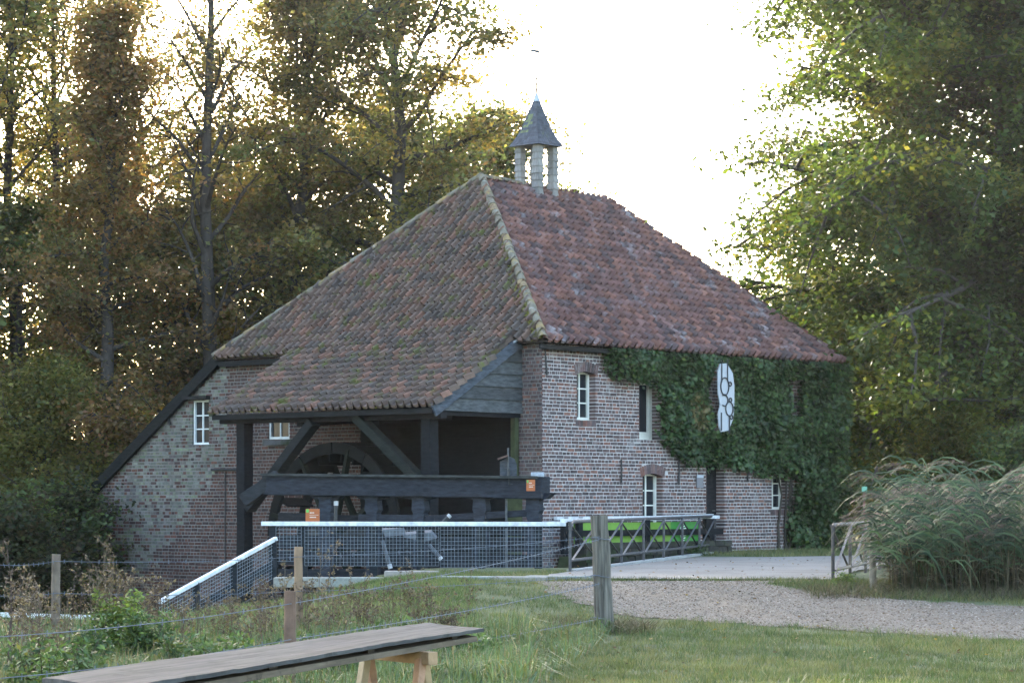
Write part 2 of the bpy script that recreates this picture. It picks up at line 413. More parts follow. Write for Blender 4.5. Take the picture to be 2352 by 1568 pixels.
PAL_G = [(.15, .145, .118), (.135, .125, .108), (.15, .158, .112), (.125, .11, .096), (.165, .16, .135)]
def brickcol(p): 
    c = random.choice(p); k = random.uniform(.75, 1.25); return tuple(x * k for x in c)
def brick_faces(a, b_, z0, z1, d0, d1, axis_):
    return (a, b_, -d1, -d0, z0, z1) if axis_ == 'y' else (-d1, -d0, a, b_, z0, z1)

# front wall
mb = MB()
for a, b_, c, d in wall_cells(.02, WR, -1.3, EZ + .02, OPEN_R): mb.box(a, b_, .005, .42, c, d)
front = mb.build('front_wall', M_mortar, mill)
ARCH = []
for o in (W1, W3, W4):
    ARCH.append((o[0] - .06, o[1] + .06, o[3], o[3] + .24))
bl_ = bricklist(0, WR, -.6, EZ + .02, OPEN_R, .077, .235, arches=ARCH)
bl_.sort(key=lambda q: (max(0, (q[0] + q[1]) / 2 - 0) * 1.0 + abs((q[2] + q[3]) / 2 - 2.2) * 1.2) + (9 if q[4] else 0))
VAR = {}
def var_mesh(kind, build, n=8):
    k = (kind, random.randrange(n))
    if k not in VAR: VAR[k] = build()
    return VAR[k]
def brick_unit(mat, pal):
    m = MB().box(-.5, .5, -.5, .5, -.5, .5, brickcol(pal)); me = m.mesh('brick'); me.materials.append(mat); return me
loose = MB()
for i, (a, b_, z0, z1, e) in enumerate(bl_):
    pr = random.uniform(0, .005)
    if i < 300 and not e:
        me = var_mesh('bR', lambda: brick_unit(M_brick, PAL_R), 14)
        o = link('brick', me, front); o.location = ((a + b_) / 2, .04 - pr, (z0 + z1) / 2); o.scale = (b_ - a, .08, z1 - z0)
        o.rotation_euler = (random.gauss(0, .01), random.gauss(0, .012), random.gauss(0, .015))
    else:
        loose.box(a, b_, -pr, .30 if e else .08, z0, z1, brickcol(PAL_R))
for ar, o in zip(ARCH, (W1, W3, W4)):      # segmental arches of bricks on edge
    n = int((o[1] - o[0] + .12) / .066); cx = (o[0] + o[1]) / 2; hw = (o[1] - o[0]) / 2 + .06
    for i in range(n):
        t = (i + .5) / n * 2 - 1; x = cx + t * hw; rise = -.09 * t * t; w = hw / n * .82; sk = t * .05
        loose.hexa([(x - w, -.009, o[3] - .01 + rise), (x + w, -.009, o[3] - .01 + rise), (x + w, .25, o[3] - .01 + rise), (x - w, .25, o[3] - .01 + rise),
                    (x - w + sk, -.009, o[3] + .20 + rise), (x + w + sk, -.009, o[3] + .20 + rise), (x + w + sk, .25, o[3] + .2 + rise), (x - w + sk, .25, o[3] + .2 + rise)], brickcol(PAL_R))
    # sill of bricks on edge
    n = int((o[1] - o[0] + .08) / .075)
    for i in range(n):
        x = o[0] - .04 + (i + .5) * .075
        loose.box(x - .031, x + .031, -.016, .2, o[2] - .12, o[2] + .004, brickcol(PAL_R))
loose.build('brickwork', M_brick, front, kind='stuff')

# side wall with the catslide annex, x = 0
def slope_y(z): return min(WA, WL + .05 + (EZ - z) / (EZ - 1.82) * (WA - WL))
mb = MB()
for a, b_, c, d in wall_cells(.012, WL, -1.5, EZ + .02, [o for o in OPEN_L if o[0] < WL]):
    mb.box(.005, .42, a, b_, c, d)
ax0, ax1 = L1[0], L1[1]
pl = lambda pts: mb.prism([(.005, y, z) for y, z in pts], (.4, 0, 0))
zy = lambda y: EZ - (y - WL) / (WA - WL) * (EZ - 1.82)
cuts = sorted([WL, max(WL, L1[0]), L1[1], WA])
for a, b_ in zip(cuts, cuts[1:]):
    if b_ - a < .01: continue
    if a >= L1[0] - 1e-6 and b_ <= L1[1] + 1e-6:
        pl([(a, -1.5), (b_, -1.5), (b_, L1[2]), (a, L1[2])])
        if zy(b_) > L1[3]: pl([(a, L1[3]), (b_, L1[3]), (b_, zy(b_)), (a, zy(a))])
    else: pl([(a, -1.5), (b_, -1.5), (b_, zy(b_)), (a, zy(a))])
mb.box(.05, 4, WA - .35, WA - .01, -1.5, 1.8)
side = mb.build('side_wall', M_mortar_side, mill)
loose = MB()
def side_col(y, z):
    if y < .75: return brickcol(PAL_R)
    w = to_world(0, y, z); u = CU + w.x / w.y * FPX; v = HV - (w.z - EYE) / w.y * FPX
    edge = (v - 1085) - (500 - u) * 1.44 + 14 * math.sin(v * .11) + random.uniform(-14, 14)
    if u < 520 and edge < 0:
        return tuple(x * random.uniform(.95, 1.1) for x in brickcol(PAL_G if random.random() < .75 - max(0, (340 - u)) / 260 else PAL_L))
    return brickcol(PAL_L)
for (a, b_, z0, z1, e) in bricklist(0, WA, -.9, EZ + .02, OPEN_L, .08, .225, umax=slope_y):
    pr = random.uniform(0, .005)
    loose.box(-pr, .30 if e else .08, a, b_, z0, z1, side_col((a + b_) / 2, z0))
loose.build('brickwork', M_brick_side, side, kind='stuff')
# rear and far walls, plain, behind everything
MB().box(WR - .4, WR + .0, .45, WL, -.5, EZ).build('end_wall', M_mortar, mill)
MB().box(.4, WR, WL - .35, WL - .02, -.5, EZ).build('rear_wall', M_mortar_side, mill)

# windows
def window(name, o, plane, cols, rows, depth, mat=M_white, fw=.06, hood=False, lit=None, panes=True):
    u0, u1, z0, z1 = o; mbw = MB()
    def B(a, b_, c, d, p, q, mbx):
        if plane == 'y': mbx.box(a, b_, depth - q, depth - p, c, d)
        else: mbx.box(depth - q, depth - p, a, b_, c, d)
    B(u0 + .004, u0 + fw, z0, z1, 0, .08, mbw); B(u1 - fw, u1 - .004, z0, z1, 0, .08, mbw)
    B(u0 + fw, u1 - fw, z0, z0 + fw * 1.3, 0, .079, mbw); B(u0 + fw, u1 - fw, z1 - fw, z1, 0, .079, mbw)
    fr = mbw.build(name, mat, mill, bevel=.006)
    iw, ih = (u1 - u0 - 2 * fw), (z1 - z0 - 2.3 * fw); t = .014
    for i in range(1, cols):
        m2 = MB(); x = u0 + fw + iw * i / cols; B(x - t * 1.3, x + t * 1.3, z0 + fw * 1.3, z1 - fw, .015, .055, m2); m2.build('glazing_bar', mat, fr)
    for j in range(1, rows):
        m2 = MB(); z = z0 + fw * 1.3 + ih * j / rows; B(u0 + fw, u1 - fw, z - t, z + t, .012, .052, m2); m2.build('glazing_bar', mat, fr)
    for i in range(cols):
        for j in range(rows):
            m2 = MB(); e = .002
            B(u0 + fw + iw * i / cols + e, u0 + fw + iw * (i + 1) / cols - e, z0 + fw * 1.3 + ih * j / rows + e, z0 + fw * 1.3 + ih * (j + 1) / rows - e, .02, .028, m2)
            m2.build('pane', M_glass, fr)
    return fr
M_cream = mat_flat('cream_paint', (.70, .69, .62), .55, var=.08, nscale=14)
window('window', W1, 'y', 2, 3, .25, M_cream); window('window', W2, 'y', 1, 1, .35, M_cream, fw=.14)
w3 = window('window', W3, 'y', 2, 4, .25, M_cream); w4 = window('window', W4, 'y', 2, 3, .25, M_cream, fw=.05)
MB().box(W5[0], W5[1], .24, .26, W5[2], W5[3], (.02, .02, .02)).build('niche_shade_panel', M_black, mill)  # black panel added for the darkness inside the niche
window('window', L1, 'x', 2, 3, .13, M_white, fw=.05); window('window', L2, 'x', 2, 1, .10, M_white, fw=.05)
MB().box(-.10, -.0, L2[0] - .15, L2[1] + .1, L2[2] - .13, L2[2] - .01, (.12, .12, .12)).build('window_sill', M_stone, mill)
MB().box(-.16, -.01, L1[0] - .06, L1[1] + .2, L1[3] + .01, L1[3] + .09, (.03, .028, .027)).build('window_hood', M_black, mill)
# posters inside the lower windows
MB().box(W4[0] + .06, (W4[0] + W4[1]) / 2 - .0, .216, .219, W4[2] + .42, W4[3] - .3, (.16, .42, .68)).build('poster', M_print, mill, label='blue printed notice behind the small lower window')
MB().box(W3[0] + .07, W3[0] + .21, .216, .219, W3[2] + .62, W3[2] + .98, (.68, .7, .72)).build('poster', M_print, mill, label='white paper notice behind the lower window')
# door of dark planks
dm = MB().box(DR[0], DR[1], .26, .30, DR[2] - .2, DR[3], (.016, .016, .018)).build('door', M_black, mill, label='dark plank door in the front wall')
npk = 6
for i in range(npk):
    a = DR[0] + (DR[1] - DR[0]) * i / npk
    MB().box(a + .004, a + (DR[1] - DR[0]) / npk - .004, .232, .258, DR[2] - .2, DR[3] - .02, (.02, .02, .023)).build('plank', M_black, dm)
MB().tube([(DR[1] - .12, .22, DR[2] + .95), (DR[1] - .12, .18, DR[2] + .95), (DR[1] - .22, .18, DR[2] + .95)], .012, 6, (.1, .1, .1)).build('handle', M_iron, dm)
# wall anchors
def anchor(u0, v0, v1, tilt=0):
    x, z1_ = on_y(u0, v0, -.03); _, z0_ = on_y(u0, v1, -.03)
    MB().tube([(x, -.03, z1_), (x + .01, -.035, (z0_ + z1_) / 2), (x + tilt, -.03, z0_)], [.02, .018, .026], 6, (.025, .025, .027)).build('wall_anchor', M_iron, mill)
anchor(1252, 778, 860, .06); anchor(1427, 1055, 1108); anchor(1559, 1048, 1110); anchor(1717, 1055, 1105)
y_, z_ = on_x(485, 1078, -.04); y2_, _ = on_x(545, 1078, -.04)
MB().tube([(-.04, y_, z_), (-.04, y2_, z_ - .01)], .028, 6, (.03, .03, .03)).build('wall_anchor', M_iron, mill)
y_, z_ = on_x(517, 1085, -.03)
MB().tube([(-.03, y_, z_), (-.03, y_, -.6)], .014, 6, (.04, .04, .04)).build('conduit', M_iron, mill)
y_, z_ = on_x(388, 962, -.05)
MB().beam((-.06, y_ - .05, z_ - .14), (-.06, y_ + .05, z_ + .14), .04, .05, col=(.025,) * 3).build('wall_anchor', M_iron, mill)
# ---- roof: sheets under the tiles
OV = .25
A_ = (APX, APY, AZ_); B_ = (RDX, APY, RDZ)
mb = MB(); th = .06
K = [(-OV, -OV, EZ - .02), (WR + OV, -OV, EZ - .02), (WR + OV, WL + OV, EZ - .02), (-OV, WL + OV, EZ - .02)]
low = lambda p: (p[0], p[1], p[2] - .05)
mb.cur = (.05, .035, .03)
mb.add([K[0], K[1], B_, A_], [(0, 1, 2, 3)]); mb.add([K[0], A_, K[3]], [(0, 1, 2)]); mb.add([K[1], K[2], B_], [(0, 1, 2)]); mb.add([K[2], K[3], A_, B_], [(0, 1, 2, 3)])
mb.add([K[0], K[3], K[2], K[1]], [(0, 1, 2, 3)])
ze = 1.78; mb.add([(-.12, WL + OV - .3, EZ + .16), (WR, WL + OV - .3, EZ + .16), (WR, WA + .3, ze - .1), (-.12, WA + .3, ze - .1)], [(0, 1, 2, 3)])
LT0, LT1, LW, LZ = .58, 7.25, 2.72, 3.52               # lean-to: along the side wall, outwards, eave height
mb.add([(-OV + .02, LT0, EZ + .0), (-LW, LT0, LZ), (-LW, LT1, LZ), (-OV + .02, LT1, EZ + .0)], [(0, 1, 2, 3)])
roof = mb.build('roof', M_tile, mill)
# ---- pantiles
TWID, TLEN = .208, .262
def tile_unit():
    """wave profile tile, local x = across, y = up slope, z = out"""
    prof = [(-.5, .012), (-.34, .0), (-.06, -.014), (.2, .006), (.3, .082), (.39, .115), (.48, .09), (.54, -.008)]
    v = []; 
    for yy, lift in ((-.06, .06), (1.06, .0)):
        for x, z in prof: v.append((x, yy, z / 1 + lift))
    n = len(prof); f = [(i, i + 1, n + i + 1, n + i) for i in range(n - 1)]
    for x, z in prof: v.append((x, -.06, z + .006))     # butt end
    f += [(2 * n + i, 2 * n + i + 1, i + 1, i) for i in range(n - 1)]
    return np.array(v), f
TV, TF = tile_unit()
def tile_cols(kind, x, y):
    k = random.uniform(.78, 1.25)
    if kind == 'L': c = random.choice([(.15, .10, .076), (.12, .085, .068), (.165, .102, .075), (.105, .08, .066), (.19, .10, .07)])
    else: c = random.choice([(.20, .10, .078), (.17, .09, .075), (.23, .115, .085), (.145, .085, .075), (.115, .08, .075), (.185, .105, .09)])
    return tuple(q * k for q in c)
ROOF_TILES = []           # (matrix, colour kind, clamp)
def lay(P0, ex, es, width, length, xlim, kind, sag=None):
    """tiles on a plane: P0 origin at the eave, ex along the eave, es up the slope"""
    ex, es = Vector(ex).normalized(), Vector(es).normalized(); n = ex.cross(es).normalized()
    if n.z < 0: n = -n
    rows = int(length / TLEN) + 1; flip = ex.cross(es).z < 0
    for r_ in range(rows):
        s0 = r_ * TLEN; a, b_ = xlim(min(s0 + TLEN / 2, length))
        if b_ - a < .1: continue
        i0, i1 = math.floor(a / TWID), math.ceil(b_ / TWID)
        for i in range(i0, i1):
            x = (i + .5) * TWID
            if x + TWID * .45 < a or x - TWID * .45 > b_: continue
            yield_ = (x, s0, r_)
            ROOF_TILES.append((P0, ex, es, n, x, s0, a, b_, kind, length))
# side slope above the main eave (hip triangle)
def unit(v): v = Vector(v); return v.normalized()
e0 = Vector((-OV, 0, EZ)); esL = unit((APX + OV, 0, AZ_ - EZ)); lenL = (Vector((APX, 0, AZ_)) - e0).length
lay(e0, (0, 1, 0), esL, WL, lenL, lambda s: (-OV + s / lenL * (APY + OV) + .03, WL + OV - s / lenL * (WL + OV - APY) - .03), 'L')
# lean-to
l0 = Vector((-LW - .06, 0, LZ - .02)); esW = unit((LW - OV + .12, 0, EZ - LZ + .06)); lenW = (Vector((-OV + .06, 0, EZ + .04)) - l0).length
lay(l0, (0, 1, 0), esW, 1, lenW, lambda s: (LT0 - .04, LT1 + .02), 'W')
# front slope
f0 = Vector((0, -OV - .04, EZ - .03)); esF = unit((0, APY + OV, (AZ_ + RDZ) / 2 - EZ)); lenF = (Vector((0, APY, (AZ_ + RDZ) / 2)) - f0).length
lay(f0, (1, 0, 0), esF, 1, lenF, lambda s: (-OV + s / lenF * (APX + OV) + .03, WR + OV - s / lenF * (WR + OV - RDX) - .03), 'R')
cands = [t for t in ROOF_TILES if t[8] == 'W' and t[5] < TLEN * 7.5]
cands.sort(key=lambda t: t[4] + t[5] * .7); pick = {id(t) for t in cands[:300]}
lw = {'L': MB(), 'R': MB()}
def tile_mesh(kind):
    m = MB(); m.add([(p[0] * TWID, p[1] * TLEN, p[2]) for p in TV], TF, tile_cols('L', 0, 0)); me = m.mesh('roof_tile'); me.materials.append(M_tile); return me
for t in ROOF_TILES:
    P0, ex, es, n, x, s0, a, b_, kind, ln = t
    fl = 1 if kind == 'R' else -1
    jz, jx, jr = random.gauss(0, .005), random.gauss(0, .007), random.gauss(0, .03)
    if id(t) in pick:
        me = var_mesh('tile', lambda: tile_mesh('L'), 14)
        o = link('roof_tile', me, roof)
        xv = ex if ex.cross(es).dot(n) > 0 else -ex
        o.matrix_local = Matrix.Translation(P0 + ex * (x + jx) + es * s0 + n * (.02 + jz)) @ Matrix((xv, es, n)).transposed().to_4x4() @ Matrix.Rotation(jr, 4, 'Z')
        continue
    vs_ = []
    sx = 1 if ex.cross(es).dot(n) > 0 else -1
    for p in TV:
        px = x + jx + sx * p[0] * TWID - p[1] * TLEN * jr; px = min(max(px, a - .05), b_ + .05)
        ps = min(s0 + p[1] * TLEN, ln + .02)
        q_ = ps if kind == 'L' else ln - ps
        dip = .075 * max(0, 1 - q_ / .95) ** 2 if kind == 'W' or (kind == 'L' and LT0 - .1 < px < LT1 + .1) else 0
        vs_.append(P0 + ex * px + es * ps + n * (.02 + jz + p[2] + dip))
    k = 'R' if kind == 'R' else 'L'
    fs_ = TF if sx > 0 else [tuple(reversed(f)) for f in TF]
    lw[k].add(vs_, fs_, tile_cols(k, x, s0))
lw['L'].build('roof_tiles', M_tile, roof, kind='stuff'); lw['R'].build('roof_tiles', M_tile_r, roof, kind='stuff')
# ---- hip and ridge tiles
def half_round(L, r0, r1, col):
    m = MB(); n = 7; v = []; 
    for yy, r in ((0, r0), (L, r1)):
        for j in range(n): a = math.pi * (j / (n - 1)) * 1.1 - .05 * math.pi; v.append((math.cos(a) * r, yy, math.sin(a) * r * .8 - .02))
        for j in range(n): a = math.pi * (j / (n - 1)) * 1.1 - .05 * math.pi; v.append((math.cos(a) * (r - .02), yy, math.sin(a) * (r - .02) * .8 - .02))
    f = []
    for j in range(n - 1): f += [(j + 1, j, 2 * n + j, 2 * n + j + 1), (j, j + 1, n + j + 1, n + j)]
    m.add(v, f, col); me = m.mesh('hip_tile'); me.materials.append(M_hip); return me
def cap_line(a, b_, name, L=.30, r=.125, drop=0):
    a, b_ = Vector(a), Vector(b_); d = (b_ - a); n = int(d.length / L); L = d.length / n; d.normalize()
    s = d.cross(Vector((0, 0, 1))).normalized(); up = s.cross(d)
    for i in range(n):
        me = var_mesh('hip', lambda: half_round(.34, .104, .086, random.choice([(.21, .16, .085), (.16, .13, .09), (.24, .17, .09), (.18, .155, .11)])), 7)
        o = link(name, me, roof)
        o.matrix_local = Matrix.Translation(a + d * (i * L) + up * (.035 + random.uniform(-.012, .012)) + s * random.uniform(-.012, .012)) @ Matrix((s, d, up)).transposed().to_4x4() @ Matrix.Rotation(random.gauss(0, .03), 4, 'Z')
Kt = lambda k: (K[k][0], K[k][1], EZ + .05)
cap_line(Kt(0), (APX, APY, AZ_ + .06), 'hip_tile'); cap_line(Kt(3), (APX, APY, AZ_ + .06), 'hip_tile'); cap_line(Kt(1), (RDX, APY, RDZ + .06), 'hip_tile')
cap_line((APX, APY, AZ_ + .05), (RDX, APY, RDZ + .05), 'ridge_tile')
# moss cushions on the lower end of the hip and along the tiles
def cushion(name, pts, col, parent):
    m = MB()
    for (p, r) in pts:
        n = 7; vs_ = [(p[0] + r * math.cos(6.283 * j / n) * random.uniform(.7, 1.2), p[1] + r * math.sin(6.283 * j / n) * random.uniform(.7, 1.2), p[2] - .01) for j in range(n)]
        up = [(p[0] + r * .5 * math.cos(6.283 * j / n), p[1] + r * .5 * math.sin(6.283 * j / n), p[2] + r * .42 * random.uniform(.7, 1.2)) for j in range(n)]
        k = random.uniform(.6, 1.3)
        m.add(vs_ + up, [(j, (j + 1) % n, n + (j + 1) % n, n + j) for j in range(n)] + [tuple(range(n, 2 * n))], tuple(c * k for c in col))
    return m.build(name, M_grass_moss, parent, smooth=True, kind='stuff')
M_grass_moss = mat_attr('moss', 1, 25, .6, 1.4, bmp=.9, bscale=90)
mp = []
hipd = Vector((APX, APY, AZ_)) - Vector(Kt(0))
for i in range(420):
    t = abs(random.gauss(0, .4)); 
    if t > 1: continue
    p = Vector(Kt(0)) + hipd * t; p.y += random.uniform(0, .22) ; p.z += .03 - .02; p.x -= .05
    mp.append((p, random.uniform(.02, .055)))
for i in range(420):     # scattered tufts in the lean-to and side slope tile courses
    t = random.choice(cands + [q for q in ROOF_TILES[:900] if q[8] == 'L'])
    p = t[0] + t[1] * (t[4] + random.uniform(-.08, .08)) + t[2] * t[5] + t[3] * .03
    mp.append((p, random.uniform(.015, .045)))
cushion('moss', mp, (.15, .135, .025), roof)
# eave boards
MB().box(-OV - .03, WR + OV, -OV + .05, -OV + .09, EZ - .16, EZ - .06, (.02,) * 3).build('fascia_board', M_black, mill)
MB().box(-OV + .04, -OV + .08, LT1 + .1, WL + OV - .1, EZ - .18, EZ - .06, (.02,) * 3).build('fascia_board', M_black, mill)
# barge board of the catslide
a, b_ = Vector((-.1, WL + OV - .1, EZ + .08)), Vector((-.1, WA + .32, ze - .12))
MB().beam(a, b_, .10, .26, col=(.014, .016, .015), seg=10, wob=.03).build('barge_board', M_black, mill)
# ---- turret
TX, TY, ta, pw = 5.46, APY, .275, .078
tz1 = 10.06
mb = MB(); mb.cur = (.10, .085, .07)
for sx_ in (-1, 1):
    for sy_ in (-1, 1):
        x, y = TX + sx_ * ta, TY + sy_ * ta
        mb.box(x - pw + .02, x + pw - .02, y - pw + .02, y + pw - .02, 8.6, tz1)
turret = mb.build('turret', M_shingle, mill, label='small open turret with shingled posts and slate spire')
for sx_ in (-1, 1):
    for sy_ in (-1, 1):
        x, y = TX + sx_ * ta, TY + sy_ * ta
        zb = 8.72 if sy_ < 0 else 8.9
        n = 8; h = (tz1 - zb) / n
        for i in range(n):
            z = zb + i * h
            c = random.uniform(.75, 1.2); cc = (.27 * c, .25 * c, .23 * c)
            for (dx, dy) in ((-1, 0), (0, -1), (1, 0), (0, 1)):
                m = MB(); q = pw + .008
                if dx: m.hexa([(x + dx * (q + .024), y - q - .012, z - .015), (x + dx * (q + .024), y + q + .012, z - .015), (x + dx * q, y + q + .006, z - .015), (x + dx * q, y - q - .006, z - .015),
                               (x + dx * (q - .004), y - q + .004, z + h), (x + dx * (q - .004), y + q - .004, z + h), (x + dx * (q - .014), y + q - .004, z + h), (x + dx * (q - .014), y - q + .004, z + h)], cc)
                else: m.hexa([(x - q - .012, y + dy * (q + .0242), z - .015), (x + q + .012, y + dy * (q + .0242), z - .015), (x + q + .006, y + dy * q, z - .015), (x - q - .006, y + dy * q, z - .015),
                              (x - q + .004, y + dy * (q - .0042), z + h), (x + q - .004, y + dy * (q - .0042), z + h), (x + q - .004, y + dy * (q - .014), z + h), (x - q + .004, y + dy * (q - .014), z + h)], cc)
                m.build('shingle', M_shingle, turret)
SP = [(0, .47), (.12, .395), (.26, .32), (.45, .25), (.75, .155), (1.0, .082), (1.2, .03)]     # height, half width
def spw(h): return float(np.interp(h, [p[0] for p in SP], [p[1] for p in SP]))
mb = MB(); mb.cur = (.07, .075, .085)
for (h0, w0), (h1, w1) in zip(SP, SP[1:]):
    c0, c1 = w0 - .012, w1 - .012
    vv = [(TX + sx_ * c, TY + sy_ * c, tz1 + h) for c, h in ((c0, h0), (c1, h1)) for sx_, sy_ in ((-1, -1), (1, -1), (1, 1), (-1, 1))]
    mb.add(vv, [(j, (j + 1) % 4, 4 + (j + 1) % 4, 4 + j) for j in range(4)])
mb.add([(TX - .46, TY - .46, tz1 - .005), (TX + .46, TY - .46, tz1 - .005), (TX + .46, TY + .46, tz1 - .005), (TX - .46, TY + .46, tz1 - .005)], [(3, 2, 1, 0)])
mb.build('spire', M_slate, turret)
nrow = 17
for r_ in range(nrow):
    h0, h1 = 1.1 * r_ / nrow - .012, 1.1 * (r_ + 1) / nrow
    w0, w1 = spw(max(h0, 0)) + .006, spw(h1) - .002
    n = max(1, int(round(w0 * 2 / .085)))
    for (dx, dy) in ((-1, 0), (0, -1)) + (((1, 0), (0, 1)) if r_ % 2 == 0 and False else ()):
        off = .5 if r_ % 2 else 0
        cuts_ = [-1] + [(-1 + 2 * (i + off) / n) for i in range(n + 1) if -1 < -1 + 2 * (i + off) / n < 1] + [1]
        for i in range(len(cuts_) - 1):
            a0, a1 = cuts_[i], cuts_[i + 1]
            if a1 - a0 < .06: continue
            g = .006 / max(w0, .05)
            c = random.uniform(.75, 1.3); cc = (.07 * c, .074 * c, .088 * c)
            mid = (a0 + a1) / 2
            if dx == -1 and -.2 < mid * 1 < .75 and 4 < r_ < 13 and random.random() < .8: cc = (.17 * c, .2 * c, .085 * c)
            P = lambda f, w, h, o: (TX + dx * (w + o) if dx else TX + f * w, TY + f * w if dx else TY + dy * (w + o), tz1 + h)
            m = MB(); t_ = .009
            b4 = [P(a0 + g, w0, h0, 0), P(a1 - g, w0, h0, 0), P(a1 - g, w1, h1, 0), P(a0 + g, w1, h1, 0)]
            t4 = [P(a0 + g, w0, h0, t_), P(a1 - g, w0, h0, t_), P(a1 - g, w1, h1, .002), P(a0 + g, w1, h1, .002)]
            m.hexa(b4 + t4, cc); m.build('slate', M_slate, turret)
MB().hexa([(TX + sx_ * w, TY + sy_ * w, tz1 + h) for w, h in ((.066, 1.08), (.02, 1.27)) for sx_, sy_ in ((-1, -1), (1, -1), (1, 1), (-1, 1))]).build('spire_cap', M_lead, turret)
# lead flashing at the foot, on the front slope
rs = lambda y: AZ_ - .09 + (y - APY) * (AZ_ - EZ) / (APY + OV)
MB().prism([(TX - .42, APY - .02, rs(APY - .02) + .075), (TX + .42, APY - .02, rs(APY - .02) + .075), (TX + .5, APY - .62, rs(APY - .62) + .085), (TX - .5, APY - .62, rs(APY - .62) + .085)], (0, 0, .012)).build('lead_flashing', M_lead, turret)
m = MB(); m.tube([(TX, TY, tz1 + 1.25), (TX, TY, tz1 + 2.3)], [.024, .017], 6, (.04, .04, .045))
for k in range(3): m.tube([(TX + .05 * math.cos(a), TY + .05 * math.sin(a), tz1 + 1.36 + .13 * k) for a in np.linspace(0, 6.283, 9)], .007, 4, (.04, .04, .045), cap=False)
m.build('vane_rod', M_iron, turret)
fx = [(-.2, .1), (-.12, .03), (0, -.0), (.1, -.02), (.14, -.06), (.15, .0), (.22, .04), (.1, .05), (0, .06), (-.1, .06), (-.17, .12)]
vd = Vector((RX * 1 + RY * 0, -RY * 1, 0)) # picture-parallel direction in the local frame
MB().prism([(TX + vd.x * p - .05, TY + vd.y * p + .05, tz1 + 2.26 + q) for p, q in fx], (.012, .012, 0), (.05, .055, .06)).build('weather_vane', M_iron, turret, smooth=False)

# ---- wheelhouse (lean-to): timber frame, boards
PX_ = -2.32
def wt(u, v, x=PX_): y, z = on_x(u, v, x); return Vector((x, y, z))
blk = (.012, .013, .015)
MB().beam((PX_ - .1, LT0 - .02, LZ - .14), (PX_ - .1, LT1 + .0, LZ - .12), .2, .2, col=(.02, .02, .022)).build('eave_beam', M_black, mill, bevel=.01)
MB().box(-LW - .02, -LW + .03, LT0, LT1, LZ - .14, LZ - .03, (.02,) * 3).build('fascia_board', M_black, mill)
for uu, vb in ((562, 1330), (987, 1140)):
    p = wt(uu, 1000); MB().beam((PX_, p.y, -1.2 if uu < 700 else .2), (PX_, p.y, LZ - .2), .26, .26, up=(0, 1, 0), col=blk, seg=8, wob=.05).build('post', M_black, mill, bevel=.012)
xb = PX_ - .16
MB().beam(wt(722, 968, xb), wt(572, 1168, xb), .2, .26, up=(1, 0, 0), col=(.02, .022, .022), seg=6, wob=.04).build('brace', M_black, mill, bevel=.012)
MB().beam(wt(822, 958, xb), wt(985, 1122, xb), .2, .26, up=(1, 0, 0), col=(.022, .025, .02), seg=6, wob=.04).build('brace', M_black, mill, bevel=.012)
for i in range(2):                   # rafters' tie beams inside
    MB().beam((-.02, 2.6 + 2.3 * i, 3.45), (PX_, 2.6 + 2.3 * i, 3.3), .18, .2, col=blk).build('tie_beam', M_black, mill)
# gable boards, plane y = LT0
def sl(x): return LZ + (x + LW) / (LW - OV) * (EZ - LZ) - .05
zb0, bh = 3.44, .27
i = 0
while zb0 + i * bh < sl(-.01) - .03:
    z0 = zb0 + i * bh; z1 = min(z0 + bh + .03, sl(-.01)); off = .0
    xa = max(-2.5, -LW + (z0 - LZ + .05) / (EZ - LZ) * (LW - OV) + .02); xc = max(-2.5, -LW + (z1 - LZ + .05) / (EZ - LZ) * (LW - OV) + .02)
    g = random.uniform(.8, 1.25); cc = (.085 * g, .09 * g, .092 * g)
    pts = [(xa, LT0 - .055, z0), (-.005, LT0 - .055, z0), (-.005, LT0 - .012, z1), (xc, LT0 - .012, z1)]
    bk = [(p[0], LT0 + .012 + (.01 if k > 1 else 0), p[2]) for k, p in enumerate(pts)]
    MB().hexa([pts[0], pts[1], bk[1], bk[0], pts[3], pts[2], bk[2], bk[3]], cc).build('weatherboard', M_black, mill)
    i += 1
MB().beam((-2.45, LT0 + .05, 3.42), (-.02, LT0 + .05, 3.42), .1, .14, col=blk).build('tie_beam', M_black, mill)
MB().beam((-LW - .05, LT0 - .07, LZ - .1), (-OV + .12, LT0 - .07, EZ + .02), .05, .24, col=(.10, .115, .14)).build('barge_board', M_black, mill, bevel=.006)
MB().beam((-LW - .04, LT1 + .03, LZ - .01), (-OV + .1, LT1 + .03, EZ + .08), .12, .12, col=(.075, .085, .06), seg=12, wob=.05).build('barge_board', M_wood, mill, label='mossy verge board on the left edge of the lean-to roof')
for (px, py, pz) in ((-.17, LT0 - .05, EZ + .07), (-.15, LT1 + .03, EZ + .14)):
    MB().hexa([(px - .2, py - .07, pz - .09), (px + .12, py - .07, pz + .02), (px + .12, py + .1, pz + .02), (px - .2, py + .1, pz - .09), (px - .2, py - .06, pz - .05), (px + .12, py - .06, pz + .06), (px + .12, py + .09, pz + .06), (px - .2, py + .09, pz - .05)]).build('lead_flashing', M_lead, mill)
# dark boards on the side wall under the lean-to
z = .2
while z < 3.5:
    g = random.uniform(.7, 1.3)
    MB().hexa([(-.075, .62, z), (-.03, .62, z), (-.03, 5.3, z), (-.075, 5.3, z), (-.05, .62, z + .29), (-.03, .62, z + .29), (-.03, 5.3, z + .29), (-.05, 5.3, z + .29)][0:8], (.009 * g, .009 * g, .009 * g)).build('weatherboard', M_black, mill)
    z += .275
MB().beam((-.12, .66, .2), (-.12, .66, 3.4), .12, .12, up=(0, 1, 0), col=(.05, .058, .026)).build('post', M_wood, mill, label='moss green corner post under the lean-to')
